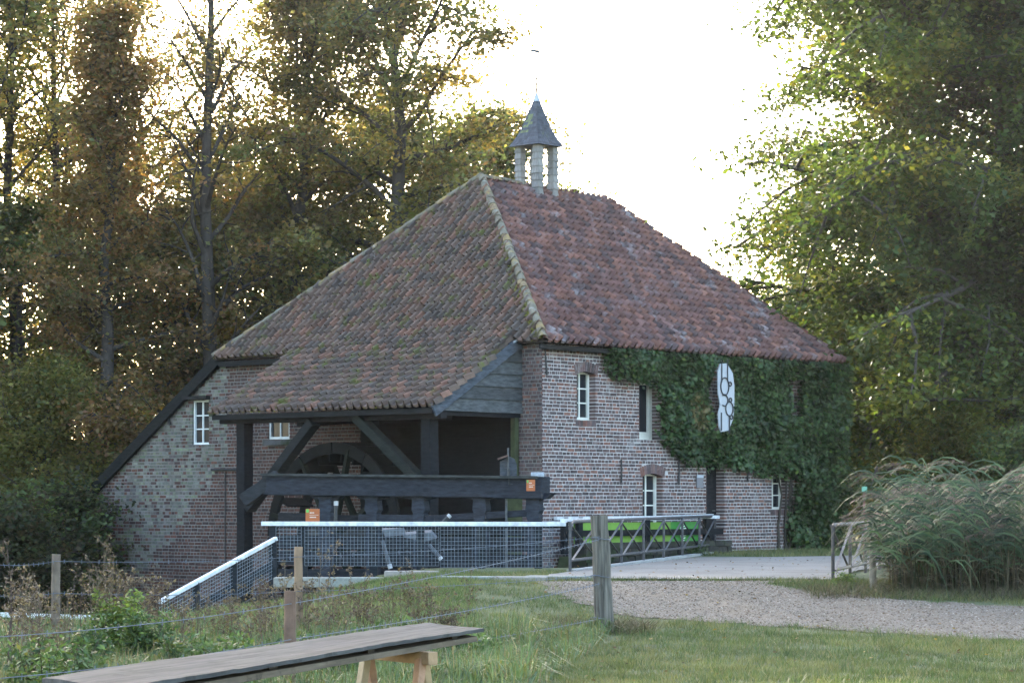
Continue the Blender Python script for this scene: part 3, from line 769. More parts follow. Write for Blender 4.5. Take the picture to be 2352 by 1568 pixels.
# ------------------------------------------------------------------ water wheel
wy, wz = on_x(800, 1232, -1.2)
wheel = thing('water_wheel', 'dark wooden water wheel under the lean-to roof', 'water wheel', to_world(-1.2, wy, wz), ROT)
WRAD = 2.05
for xo in (-.45, .45):
    for k in range(12):
        a0, a1 = 2 * math.pi * k / 12, 2 * math.pi * (k + .97) / 12
        m = MB(); ro, ri = WRAD, WRAD - .24; pts = []
        for rr, order in ((ro, np.linspace(a0, a1, 4)), (ri, np.linspace(a1, a0, 4))):
            pts += [(xo - .04, rr * math.cos(a), rr * math.sin(a)) for a in order]
        m.prism(pts, (.08, 0, 0), (.007, .007, .006)).build('rim', M_wood, wheel)
    for k in range(8):
        a = math.pi * k / 4 + .25
        MB().beam((xo, .1 * math.cos(a), .1 * math.sin(a)), (xo, (WRAD - .1) * math.cos(a), (WRAD - .1) * math.sin(a)), .09, .13, up=(1, 0, 0), col=(.010, .012, .006)).build('spoke', M_wood, wheel)
for k in range(30):
    a = 2 * math.pi * k / 30
    MB().beam((-.4, (WRAD - .2) * math.cos(a), (WRAD - .2) * math.sin(a)), (.4, (WRAD - .2) * math.cos(a), (WRAD - .2) * math.sin(a)), .03, .42, up=(0, math.cos(a), math.sin(a)), col=(.006, .006, .005)).build('paddle', M_wood, wheel)
MB().tube([(-1.1, 0, 0), (1.2, 0, 0)], .2, 10, (.05, .045, .04)).build('axle', M_wood, wheel)

# ------------------------------------------------------------------ sluice
sl_root = thing('sluice_gate', 'black timber sluice frame with heavy cross beam and carved short posts', 'sluice', (0, 0, 0))
def sY(u): return 50.2 + (47.6 - 50.2) * (u - 600) / 655
SC = (.034, .039, .05)
pl_, pr_ = at(612, 1112, sY(612)), at(1254, 1120, sY(1254))
MB().beam(pl_, pr_, .40, .42, col=SC, seg=14, wob=.025).build('cross_beam', M_black, sl_root, bevel=.02)
MB().beam(pl_ + Vector((.0, -.05, .2)), pr_ + Vector((-.1, -.05, .2)), .46, .05, col=(.06, .064, .06), seg=10, wob=.03).build('cap_board', M_black, sl_root)
a = at(560, 1150, sY(590)); b_ = at(640, 1092, sY(640))
MB().beam(a - Vector((0, .1, 0)), b_, .3, .26, col=(.035, .037, .04), seg=4, wob=.05).build('knee_brace', M_black, sl_root, bevel=.02)
dsl = (pr_ - pl_).normalized(); nsl = Vector((-dsl.y, dsl.x, 0)) * -1
for uu in (752, 858, 966, 1106, 1228):
    t = at(uu, 1138, sY(uu)); m = MB(); prof = [(0, .15), (.05, .15), (.1, .13), (.28, .15), (.34, .11), (.4, .13), (.5, .10), (.58, .11), (1.9, .11)]
    vs_ = []
    for d, w in prof:
        c = t - Vector((0, 0, d)) - nsl * .0
        for s1, s2 in ((-1, -1), (1, -1), (1, 1), (-1, 1)): vs_.append(c + dsl * s1 * w + nsl * (-s2) * (.11))
    n = len(prof); fs_ = [(i * 4 + j, (i + 1) * 4 + j, (i + 1) * 4 + (j + 1) % 4, i * 4 + (j + 1) % 4) for i in range(n - 1) for j in range(4)]
    m.add(vs_, fs_, (.042, .048, .062)); m.build('post', M_black, sl_root)
    for s1 in (-1, 1):
        c = t + dsl * s1 * .28 + Vector((0, 0, .06))
        MB().prism([c + dsl * q * s1 + Vector((0, 0, z_)) - nsl * .1 for q, z_ in ((-.12, 0), (-.12, -.13), (0, -.12), (.06, -.07), (.14, 0))], nsl * .2, SC).build('corbel', M_black, sl_root)
MB().beam(at(825, 1188, sY(825)), at(1000, 1190, sY(1000)), .1, .13, col=SC).build('rail', M_black, sl_root, bevel=.01)
MB().beam(at(1000, 1190, sY(1000)), at(1238, 1176, sY(1238)), .1, .13, col=SC).build('rail', M_black, sl_root, bevel=.01)
for (pa, pb) in (((640, 1192), (1240, 1216)), ((640, 1244), (1240, 1250)), ((640, 1280), (1240, 1290)), ((640, 1322), (1300, 1320))):
    MB().beam(at(*pa, sY(600) + .35), at(*pb, sY(1250) + .35), .06, .28, col=(.03, .034, .042)).build('gate_board', M_black, sl_root, bevel=.01)
# winding gear box on the beam
c = at(1167, 1102, sY(1167)); m = MB(); pts = [(-.16, 0), (.17, 0), (.17, .3), (.13, .4), (.04, .45), (-.05, .42), (-.16, .36)]
m.prism([c + Vector((p, -.14, q)) for p, q in pts], (0, .32, 0), (.075, .085, .1)); m.build('gear_housing', M_black, sl_root, bevel=.01)
MB().beam(c + Vector((-.2, -.17, .40)), c + Vector((.0, -.17, .47)), .36, .03, col=(.12, .075, .06)).build('housing_lid', M_wood, sl_root)
MB().tube([c + Vector((0, -.2, .0)), c + Vector((0, -.2, .62))], .02, 6, (.06, .06, .06)).build('rack_rod', M_iron, sl_root)
MB().tube([c + Vector((.02, -.2, .22)), c + Vector((.02, -.26, -.08)), c + Vector((.28, -.27, -.09))], .018, 6, (.02, .02, .02)).build('crank', M_iron, sl_root)
MB().tube([at(1163, 1145, sY(1163) - .1), at(1163, 1330, sY(1163) - .1)], .024, 6, (.07, .075, .08)).build('rack_rod', M_iron, sl_root)
MB().box(.36, .62, 47.42, 47.72, 2.06, 2.15, (.30, .33, .37)).build('zinc_cap', M_steel, sl_root, bevel=.01)
# mossy boards behind the sluice
MB().beam(at(1180, 1140, 49.2), at(1180, 1330, 49.2), .34, .05, up=(0, 1, 0), col=(.07, .08, .035)).build('gate_board', M_wood, sl_root, label='moss green upright board behind the sluice')
# levers with white ends
for k, (pa, pb, lab) in enumerate((((1005, 1212), (1034, 1182), 'black lever with white tip sticking up above the mesh fence'), ((878, 1240), (897, 1305), 'grey lever hanging down left behind the mesh, white tip'), ((985, 1250), (1014, 1284), 'grey lever hanging down right behind the mesh, white tip'), ((770, 1215), (772, 1150), 'short upright lever with white tip right of the orange sign'))):
    Yl = 45.0 + .2 * k; a, b_ = at(*pa, Yl), at(*pb, Yl)
    lev = thing('sluice_lever', lab, 'lever', a, 0, 'sluice levers')
    d = b_ - a
    MB().tube([(0, 0, 0), d * .86], .035, 7, (.02, .02, .02) if k in (0, 3) else (.055, .06, .07)).build('bar', M_iron, lev)
    MB().tube([d * .84, d], .042, 8, (.5, .5, .5)).build('grip', M_rail, lev)
for k, (pts, lab) in enumerate((([(878, 1216), (925, 1212), (932, 1228), (884, 1232)], 'bent grey steel scoop hanging behind the mesh, left of two'), ([(925, 1228), (990, 1222), (1003, 1236), (975, 1243), (930, 1234)], 'bent grey steel scoop hanging behind the mesh, right of two'))):
    MB().prism([at(*p, 45.6) for p in pts], (0, .12, .05), (.07, .078, .09)).build('steel_scoop', M_steel, None, label=lab, cat='scoop')

# ------------------------------------------------------------------ orange signs
def sign(u0, v0, u1, v1, Y, label):
    r = thing('notice_sign', label, 'sign', at((u0 + u1) / 2, v1, Y))
    o = at((u0 + u1) / 2, v1, Y); a = at(u0, v0, Y) - o; b_ = at(u1, v1, Y) - o; w, h = b_.x - a.x, a.z - b_.z
    MB().box(a.x, b_.x, -.012, .012, 0, h, (.40, .115, .035)).build('board', M_print, r)
    MB().box(a.x + .01, a.x + w * .24, -.016, -.0125, h * .72, h * .97, (.10, .42, .08)).build('emblem', M_print, r)
    m = MB()
    for zf, segs in ((.66, ((.30, .40), (.42, .50), (.52, .62))), (.52, ((.28, .93),)), (.32, ((.30, .38), (.40, .52), (.54, .6), (.62, .75)))):
        for s0, s1 in segs:
            hh = .012 if len(segs) == 1 else .035
            m.box(a.x + w * s0, a.x + w * s1, -.0165, -.0125, h * zf, h * zf + hh * h / .4, (.6, .5, .42))
    m.build('lettering', M_print, r)
sign(702, 1168, 734, 1198, 44.2, 'larger orange notice sign standing above the mesh fence rail')
sign(1209, 1101, 1229, 1127, 47.2, 'small orange notice sign fixed on the right end of the beam')

# ------------------------------------------------------------------ wire mesh fence with white rail
BK = (.026, .031, .038)
def mesh_panel(parent, a, b_, top_off, hgt, step=.06, rad=.004, base=None, col=(.17, .2, .23)):
    """wire grid hung under the line a-b"""
    m = MB(); L = (b_ - a).length; n = int(L / step)
    for i in range(n + 1):
        p = a.lerp(b_, i / n); m.tube([p - Vector((0, 0, top_off)), p - Vector((0, 0, top_off + hgt))], rad, 4, col, cap=False)
    k = int(hgt / step)
    for j in range(k + 1):
        d = Vector((0, 0, top_off + hgt * j / k)); m.tube([a - d, b_ - d], rad, 4, col, cap=False)
    return m.build('wire_mesh', M_steel, parent)
YF = 43.0
mf = thing('mesh_fence', 'long level wire mesh fence with white top rail before the sluice', 'fence', (0, 0, 0))
a, b_ = at(600, 1202, YF), at(1300, 1203, YF)
MB().beam(a, b_, .09, .075, col=(.72, .74, .74), seg=6, wob=.01).build('top_rail', M_rail, mf, bevel=.008)
MB().beam(at(632, 1208, YF + .06), at(1300, 1209, YF + .06), .05, .05, col=BK).build('rail', M_black, mf)
mesh_panel(mf, at(634, 1203, YF - .03), at(692, 1203, YF - .03), .04, .60)
mesh_panel(mf, at(700, 1203, YF - .06), at(1008, 1203, YF - .06), .04, .68); mesh_panel(mf, at(1012, 1203, YF - .06), at(1270, 1203, YF - .06), .04, .71)
for uu in (626, 697, 858, 966, 1106, 1236):
    p = at(uu, 1208, YF + .09); MB().beam((p.x, p.y, p.z), (p.x, p.y, -.4), .14 if uu > 650 else .1, .14, up=(0, 1, 0), col=BK).build('post', M_black, mf, bevel=.01)
# stair railing going down to the left
sf = thing('stair_railing', 'sloping wire mesh stair railing with white handrail descending to the left', 'railing', (0, 0, 0))
a, b_ = at(366, 1382, 40.6), at(634, 1236, 42.6)
MB().beam(a, b_, .085, .065, col=(.72, .74, .74)).build('top_rail', M_rail, sf, bevel=.008)
mesh_panel(sf, a, b_, .03, .62)
for t, dz in ((.3, .9), (.62, .8), (.97, .9)):
    p = a.lerp(b_, t); MB().beam((p.x, p.y + .05, p.z), (p.x, p.y + .05, p.z - dz), .12, .12, up=(0, 1, 0), col=BK).build('post', M_black, sf)
MB().beam(a - Vector((0, -.06, .42)), b_ - Vector((0, -.06, .42)), .05, .14, col=BK).build('rail', M_black, sf)
MB().beam(a - Vector((0, -.06, .86)), b_ - Vector((0, -.06, .86)), .05, .14, col=BK).build('rail', M_black, sf)
lr = thing('low_railing', 'low white rail at the far left behind the weeds', 'railing', (0, 0, 0))
a, b_ = at(-60, 1409, 39.5), at(262, 1419, 40.2)
MB().beam(a, b_, .08, .075, col=(.7, .73, .74)).build('top_rail', M_rail, lr, bevel=.008)
for t in (.1, .45, .8):
    p = a.lerp(b_, t); MB().beam(p, p - Vector((0, 0, .9)), .1, .1, up=(0, 1, 0), col=BK).build('post', M_black, lr)

# ------------------------------------------------------------------ bridge railings of steel lattice
def lattice(root, A, B, zb, h, n, col=(.055, .052, .055), white=True):
    A, B = Vector((*A, 0)), Vector((*B, 0)); d = (B - A)
    top = lambda t: A + d * t + Vector((0, 0, zb + h)); bot = lambda t: A + d * t + Vector((0, 0, zb + .17)); g = lambda t: A + d * t + Vector((0, 0, zb - .05))
    MB().tube([top(0) + Vector((0, 0, -.12)), top(.004) + Vector((0, 0, -.03)), top(.02), top(1)], .03, 7, col).build('rail', M_iron, root)
    MB().tube([bot(0), bot(1)], .026, 7, col).build('rail', M_iron, root)
    if white: MB().beam(top(-.02) + Vector((-.06, .1, .02)), top(1) + Vector((-.06, .1, .02)), .07, .06, col=(.7, .72, .74)).build('top_rail', M_rail, root)
    for i in range(n + 1):
        t = i / n; MB().tube([g(t), top(t)], .026, 6, col).build('upright', M_iron, root)
    for i in range(n):
        t0, t1 = i / n, (i + 1) / n; side_ = Vector((.03, -.01, 0))
        MB().beam(bot(t0) + side_, top(t1) + side_, .034, .012, col=(.085, .085, .09)).build('diagonal', M_iron, root)
        MB().beam(top(t0) - side_, bot(t1) - side_, .034, .012, col=(.04, .04, .042)).build('diagonal', M_iron, root)
br = thing('bridge_railing', 'long dark steel lattice railing along the left of the concrete road', 'railing')
lattice(br, RA, RB, .46, .80, 7)
b2 = thing('bridge_railing', 'rusty steel lattice railing end standing before the reeds', 'railing')
p0 = at(1913, 1330, 36.2); dd = Vector((1.6, 6.2, 0)); lattice(b2, (p0.x, p0.y), (p0.x + dd.x, p0.y + dd.y), .42, .83, 3, (.06, .048, .042), False)

# ------------------------------------------------------------------ quay wall, banner fence
qw = thing('quay_wall', 'dark mossy stone quay wall between the stream and the mill front', 'wall', (CX, CY, 0), ROT)
MB().box(.2, 5.3, -.98, -.62, -1.3, .66, (.03, .028, .024)).build('core', M_stone, qw)
z = -.25; r_ = 0
while z < .62:
    hh = random.uniform(.11, .17); x = .2 - (r_ % 2) * .15
    while x < 5.25:
        l = random.uniform(.2, .42); g = random.uniform(.5, 1.2); x1 = min(x + l - .015, 5.3)
        if x1 - max(x, .2) > .06:
            MB().hexa([(max(x, .2), -1.05 + random.uniform(0, .03), z), (x1, -1.05 + random.uniform(0, .03), z), (x1, -.96, z), (max(x, .2), -.96, z), (max(x, .2) + .01, -1.04 + random.uniform(0, .03), z + hh - .015), (x1 - .01, -1.04 + random.uniform(0, .03), z + hh - .015), (x1 - .01, -.96, z + hh - .015), (max(x, .2) + .01, -.96, z + hh - .015)], (.05 * g, .046 * g, .038 * g)).build('stone', M_stone, qw)
        x += l
    z += hh; r_ += 1
bf = thing('board_fence', 'black rail fence on the quay with a white top rail', 'fence', (CX, CY, 0), ROT)
yb = -.78
for uu in (1296, 1330, 1485, 1622):
    x = on_y(uu, 1230, yb)[0]; MB().box(x - .07, x + .07, yb - .05, yb + .05, .5, 1.27, (.014, .015, .017)).build('post', M_black, bf)
x0, x1 = on_y(1296, 1220, yb)[0], on_y(1655, 1220, yb)[0]
zr = on_y(1450, 1222, yb)[1]
MB().box(x0, x1, yb - .08, yb - .055, zr - .07, zr + .06, (.012, .013, .015)).build('rail', M_black, bf)
zt = on_y(1450, 1192, yb)[1]
MB().box(x0 - .3, x1 - .1, yb - .05, yb + .03, zt - .0, zt + .07, (.62, .64, .66)).build('top_rail', M_rail, bf)
# lime green banner
x0, x1 = on_y(1318, 1220, -.7)[0], on_y(1608, 1220, -.7)[0]; za, zb_ = on_y(1450, 1246, -.7)[1], on_y(1450, 1199, -.7)[1]
bn = thing('green_banner', 'lime green banner with a white striped leaf hung on the quay fence', 'banner', (CX, CY, 0), ROT)
xm = on_y(1538, 1220, -.7)[0]
n = 24; vs_ = []
for i in range(n + 1):
    x = x0 + (x1 - x0) * i / n; w = .022 * math.sin(i * 1.3) + .012 * math.sin(i * .5); vs_ += [(x, -.70 + w, za + .006 * math.sin(i)), (x, -.70 + w, zb_)]
m = MB()
for i in range(n):
    q = [vs_[2 * i], vs_[2 * i + 2], vs_[2 * i + 3], vs_[2 * i + 1]]
    cc = (.19, .37, .055) if vs_[2 * i][0] < xm else (.055, .27, .05)
    m.add(q + [(p[0], p[1] + .006, p[2]) for p in q], [(0, 1, 2, 3), (7, 6, 5, 4)], cc)
m.build('sheet', M_print, bn)
def leafmark(x, z, s, col, flip):
    m = MB()
    for k in range(9):
        t = k / 8; zz = z + (t - .5) * s; w = s * .34 * math.sin(math.pi * (.12 + .8 * t))
        m.prism([(x, -.718, zz), (x + flip * w, -.718, zz + .05 * s), (x + flip * w, -.718, zz + .10 * s), (x, -.718, zz + .06 * s)], (0, .003, 0), col)
    m.build('leaf_mark', M_print, bn)
xl_ = on_y(1567, 1220, -.7)[0]
leafmark(xl_, (za + zb_) / 2, .42, (.72, .78, .74), 1); leafmark(x1 - .02, (za + zb_) / 2, .40, (.36, .55, .05), -1)
m = MB(); m.prism([(xl_ - .02 - .10 * math.sin(math.pi * t) - .0, -.718, za + .03 + (zb_ - za - .06) * t) for t in np.linspace(0, 1, 9)] + [(xl_ - .02, -.718, (za + zb_) / 2)][:0], (0, .003, 0), (.5, .66, .6)); m.build('leaf_mark', M_print, bn)

# ------------------------------------------------------------------ sign on the ivy, plaque by the door
ss = thing('scroll_sign', 'tall white panel with black iron scrollwork hanging on the ivy wall', 'sign', (CX, CY, 0), ROT)
x0, x1, z0, z1 = WX; ys = -.36; w = x1 - x0; xm = (x0 + x1) / 2
pts = [(x0 + .05, z0 + .12), (x0 + .2 * w, z0), (x1 - .35 * w, z0 + .04), (x1 - .05, z0 + .3), (x1, z0 + .5), (x1, z1 - .5), (x1 - .06, z1 - .22), (xm + .03, z1), (x0 + .1, z1 - .02), (x0, z1 - .2), (x0 + .02, z1 - .7), (x0 + .1, z1 - .95), (x0 + .02, z0 + .4)]
MB().prism([(x, ys, z) for x, z in pts], (0, .03, 0), (.44, .45, .48)).build('panel', M_print, ss)
def ring(cx, cz, rx, rz, nm='scroll', r0=0, r1=6.283):
    MB().tube([(cx + rx * math.cos(a), ys - .02, cz + rz * math.sin(a)) for a in np.linspace(r0, r1, 22)], .014, 5, (.02, .02, .022), cap=False).build(nm, M_iron, ss)
ring(x0 + .38 * w, z0 + .66 * (z1 - z0), .24 * w, .2); ring(x0 + .36 * w, z0 + .46 * (z1 - z0), .2 * w, .13, r0=-2.2, r1=2.2); ring(x0 + .66 * w, z0 + .34 * (z1 - z0), .22 * w, .16)
for cx_, cz_ in ((.72, .47), (.78, .22), (.7, .70)): ring(x0 + cx_ * w, z0 + cz_ * (z1 - z0), .05, .045)
for fx_, a0, a1 in ((.2, .72, 1.02), (.55, .74, 1.06), (.18, .02, .28), (.66, -.02, .24)):
    MB().tube([(x0 + fx_ * w, ys - .02, z0 + a0 * (z1 - z0)), (x0 + fx_ * w, ys - .02, z0 + a1 * (z1 - z0))], .014, 5, (.02, .02, .022)).build('bar', M_iron, ss)
for zf in (.15, .85): MB().tube([(xm, ys + .02, z0 + zf * (z1 - z0)), (xm, 0, z0 + zf * (z1 - z0))], .014, 5, (.02, .02, .022)).build('bracket', M_iron, ss)
xp, zp = on_y(1605, 1090, 0); _, zp2 = on_y(1605, 1120, 0)
pq = thing('plaque', 'small grey information plaque on the brick beside the dark door', 'plaque', to_world(xp, -.03, zp2), ROT)
MB().box(-.12, .12, -.012, .012, 0, zp - zp2, (.20, .19, .2)).build('plate', M_print, pq); MB().box(-.12, .12, -.016, -.0125, (zp - zp2) * .78, zp - zp2, (.42, .44, .48)).build('header', M_print, pq)

# ------------------------------------------------------------------ field fence posts and barbed wire
def post(u, vt, vb, Y, rad, label, col, lean=0, name='fence_post'):
    t, bt = at(u, vt, Y), at(u + lean, vb, Y); zb = min(float(H(bt.x, bt.y)), bt.z) - .1
    r = thing(name, label, 'post', (bt.x, bt.y, zb), 0)
    m = MB(); n = 10; L = t.z - zb; pts = []; rr = []
    for i in range(n + 1):
        f = i / n; pts.append((f * (t.x - bt.x) + random.gauss(0, rad * .06), random.gauss(0, rad * .05), f * L)); rr.append(rad * (1.06 - .12 * f) * random.uniform(.96, 1.04))
    m.tube(pts, rr, 11, col); m.build('shaft', M_post if rad > .1 else M_wood, r, smooth=False, bevel=.004)
    return r, t
big, _ = post(1377, 1183, 1462, 29.9, .112, 'thick grey weathered corner post leaning at the gravel path', (.13, .118, .098), 14, 'corner_post')
post(666, 1356, 1600, 19.0, .047, 'brown fence post standing just behind the long trestle table', (.16, .098, .068))
post(686, 1255, 1450, 26.0, .046, 'pale brown fence post right behind the darker brown one', (.24, .16, .10))
post(128, 1272, 1440, 26.0, .048, 'grey brown fence post among the weeds at far left', (.15, .115, .085))
post(2003, 1255, 1352, 34.6, .05, 'pale thin wooden stake at the left edge of the reeds', (.27, .23, .18), 4, 'wooden_stake')
def wire(pts, label, sag=.03):
    P = []
    for (a, b_) in zip(pts, pts[1:]):
        k = 14
        for i in range(k): f = i / k; q = a.lerp(b_, f); q.z -= sag * 4 * f * (1 - f); P.append(q)
    P.append(pts[-1]); r = thing('barbed_wire', label, 'wire', pts[0], 0, 'fence wires'); o = pts[0]
    m = MB(); m.tube([p - o for p in P], .0032, 5, (.10, .115, .14)); m.build('strand', M_steel, r)
    m = MB(); L = 0
    for p, q in zip(P, P[1:]):
        d = (q - p); k = max(1, int(d.length / .14))
        for i in range(k):
            c = p.lerp(q, (i + .5) / k) - o
            for s in (1, -1):
                e = Vector((random.uniform(-.4, .4), random.uniform(-.4, .4), s)).normalized() * .022
                m.tube([c - e, c + e], .0024, 3, (.10, .115, .14))
    m.build('barbs', M_steel, r, kind='stuff')
MP = lambda v: at(1377, v, 29.75)
FP, BP, LP = (lambda v: at(666, v, 18.93)), (lambda v: at(686, v, 25.93)), (lambda v: at(128, v, 25.93))
wire([MP(1238), FP(1386), at(-40, 1464, 15.5)], 'barbed wire from corner post down to the near brown post, top strand')
wire([MP(1232), BP(1278), LP(1288), at(-30, 1294, 25.9)], 'top barbed wire running far along the back posts')
wire([MP(1320), BP(1357), LP(1361), at(-30, 1364, 25.9)], 'lower barbed wire running along the back posts')
wire([MP(1340), FP(1468), at(-40, 1560, 15.5)], 'lower barbed wire from corner post to the near brown post')
wire([MP(1420), FP(1530)], 'lowest slack wire hidden in grass below the corner post')
# wire wraps on the corner post
for v in (1236, 1322, 1418):
    c = at(1379, v, 29.9) - big.location
    MB().tube([(c.x + .122 * math.cos(a), .122 * math.sin(a), c.z + .012 * math.sin(2 * a)) for a in np.linspace(0, 6.283, 16)], .006, 4, (.1, .11, .12), cap=False).build('wire_wrap', M_steel, big)

# ------------------------------------------------------------------ trestle table
ZT = .75
cFL, cFR, cNR, cNL = (at(u, v, (EYE - ZT) * FPX / (v - HV)) for u, v in ((95, 1556), (985, 1429), (1112, 1442), (255, 1579)))
tb = thing('table_top', 'long weathered plank table top in the left foreground', 'table', (0, 0, 0))
def plank(a0, a1, b0, b1, z0, z1, col, nm='plank'):   # fractions across and along
    def P(f, g): 
        p = cFL.lerp(cNL, f); q = cFR.lerp(cNR, f); return p.lerp(q, g)
    c4 = [P(a1, b0), P(a1, b1), P(a0, b1), P(a0, b0)]
    MB().hexa([(p.x, p.y, z0) for p in c4] + [(p.x, p.y, z1) for p in c4], col).build(nm, M_tablewood, tb, bevel=.003)
M_tablewood, nt, b = new_mat('grey_plank')
vec = coords(nt, False); mpn = nd(nt, 'ShaderNodeMapping'); mpn.inputs['Rotation'].default_value = (0, 0, -math.atan2((cFR - cFL).y, (cFR - cFL).x)); nt.links.new(vec, mpn.inputs[0])
gr = noise(nt, 14, 6, .7, mpn.outputs[0], (.08, 1.6, 1)); bl = noise(nt, 2.2, 5, .7)
c = mix(nt, 1.0, colattr(nt), ramp(nt, gr, [(.25, (.4, .4, .4)), (.75, (1.7, 1.62, 1.5))]), 'MULTIPLY')
c = mix(nt, ramp(nt, bl, [(.5, (0, 0, 0)), (.75, (.4, .4, .4))]), c, (.10, .105, .09)); c = mix(nt, ramp(nt, noise(nt, 14, 3), [(.72, (0, 0, 0)), (.78, (1, 1, 1))]), c, (.05, .05, .04))
c = mix(nt, ramp(nt, noise(nt, 5, 5, .75), [(.56, (0, 0, 0)), (.66, (.6, .6, .6))]), c, (.035, .034, .03)); c = mix(nt, ramp(nt, noise(nt, 24, 2), [(.74, (0, 0, 0)), (.78, (1, 1, 1))]), c, (.2, .2, .19))
nt.links.new(c, b.inputs['Base Color']); b.inputs['Roughness'].default_value = .8; b.inputs['Specular IOR Level'].default_value = .03; bump(nt, b, gr, .4, .006)
def board_top():
    m = MB(); na, nb = 60, 7; g = [[None] * (nb + 1) for _ in range(na + 1)]
    for i in range(na + 1):
        for j in range(nb + 1):
            f, t = j / nb, i / na
            if j in (0, nb): f += random.gauss(0, .006)
            p = cFL.lerp(cNL, f).lerp(cFR.lerp(cNR, f), t); g[i][j] = Vector((p.x, p.y, ZT + .003 * math.sin(t * 9 + f * 2) + .004 * math.sin(f * 5 + t * 3) + random.gauss(0, .0008)))
    vs_ = [p for r_ in g for p in r_]; n = len(vs_); vs_ += [p - Vector((0, 0, .022)) for p in vs_]; w = nb + 1; fs_ = []
    for i in range(na):
        for j in range(nb): a = i * w + j; fs_ += [(a, a + 1, a + w + 1, a + w)[::-1], (n + a, n + a + 1, n + a + w + 1, n + a + w)]
        for j in (0, nb): a = i * w + j; fs_.append((a, a + w, n + a + w, n + a))
    for j in range(nb):
        for i in (0, na): a = i * w + j; fs_.append((a, a + 1, n + a + 1, n + a))
    m.add(vs_, fs_, (.078, .08, .083)); m.build('board', M_tablewood, tb)
board_top()
for i in range(2): plank(.06 + .46 * i, .49 + .46 * i, .02, .985, ZT - .085, ZT - .05, (.15, .125, .10), 'lower_plank')
for t in (.1, .35, .62, .9): plank(.1, .9, t, t + .02, ZT - .05, ZT - .024, (.05, .045, .04), 'spacer')
ldir = (cFR - cFL).normalized(); wdir = (cNL - cFL).normalized()
def trestle(u, label):
    f = None
    base = cFL.lerp(cNL, .5); end = cFR.lerp(cNR, .5); best = min(np.linspace(0, 1, 400), key=lambda t: abs((base.lerp(end, t).x / base.lerp(end, t).y) * FPX + CU - u))
    c = base.lerp(end, best); z0 = float(H(c.x, c.y)); r = thing('trestle', label, 'trestle', (c.x, c.y, z0), 0, 'trestles under the table')
    pc = (.42, .27, .15); tz = ZT - .087 - z0
    MB().beam(wdir * -.44 + Vector((0, 0, tz - .04)), wdir * .46 + Vector((0, 0, tz - .04)), .07, .08, col=pc).build('top_bar', M_wood, r, bevel=.004)
    for s in (-.33, .33):
        for k in (-1, 1):
            MB().beam(wdir * s + ldir * k * .02 + Vector((0, 0, tz - .05)), wdir * (s * 1.05) + ldir * k * .26 + Vector((0, 0, 0)), .05, .065, up=wdir, col=tuple(x * random.uniform(.85, 1.1) for x in pc)).build('leg', M_wood, r, bevel=.004)
    for k in (-1, 1): MB().beam(wdir * -.36 + ldir * k * .17 + Vector((0, 0, .22)), wdir * .36 + ldir * k * .17 + Vector((0, 0, .22)), .025, .07, col=pc).build('stretcher', M_wood, r)
trestle(905, 'pale new wood trestle under the right end of the plank table')
trestle(410, 'pale wood trestle under the left part of the plank table, barely seen')
# little trail marker behind the reeds
tm = thing('trail_marker', 'tiny green and orange marker on a post by the ivy', 'marker', at(1985, 1250, 47))
MB().box(-.02, .02, -.02, .02, -.4, 1.05, (.16, .09, .06)).build('post', M_wood, tm); MB().box(-.05, .05, -.035, -.022, .98, 1.1, (.16, .36, .25)).build('plate', M_print, tm)
# ------------------------------------------------------------------ vegetation
def leaf_quads(P, size, rnd, up=.35, elong=1.5, out=None):
    """diamond leaves at P; random orientation with some bias to face upwards / outwards"""
    n = len(P); nrm = rnd.normal(0, 1, (n, 3)); nrm /= np.linalg.norm(nrm, axis=1)[:, None]
    nrm[:, 2] = np.abs(nrm[:, 2]) * (1 + up) + up
    if out is not None: nrm = nrm * .6 + out
    nrm /= np.linalg.norm(nrm, axis=1)[:, None]
    t = np.cross(nrm, rnd.normal(0, 1, (n, 3))); t /= np.linalg.norm(t, axis=1)[:, None] + 1e-9
    s = np.cross(nrm, t); L = (size * rnd.uniform(.65, 1.35, n))[:, None]
    a = P - t * L * .5; c_ = P + t * L * .5 - nrm * L * .12; b_ = P + s * L * .5 / elong - t * L * .06; d = P - s * L * .5 / elong - t * L * .06
    V = np.stack([a, b_, c_, d], 1).reshape(-1, 3); F = np.arange(n * 4).reshape(-1, 4)
    return V, F
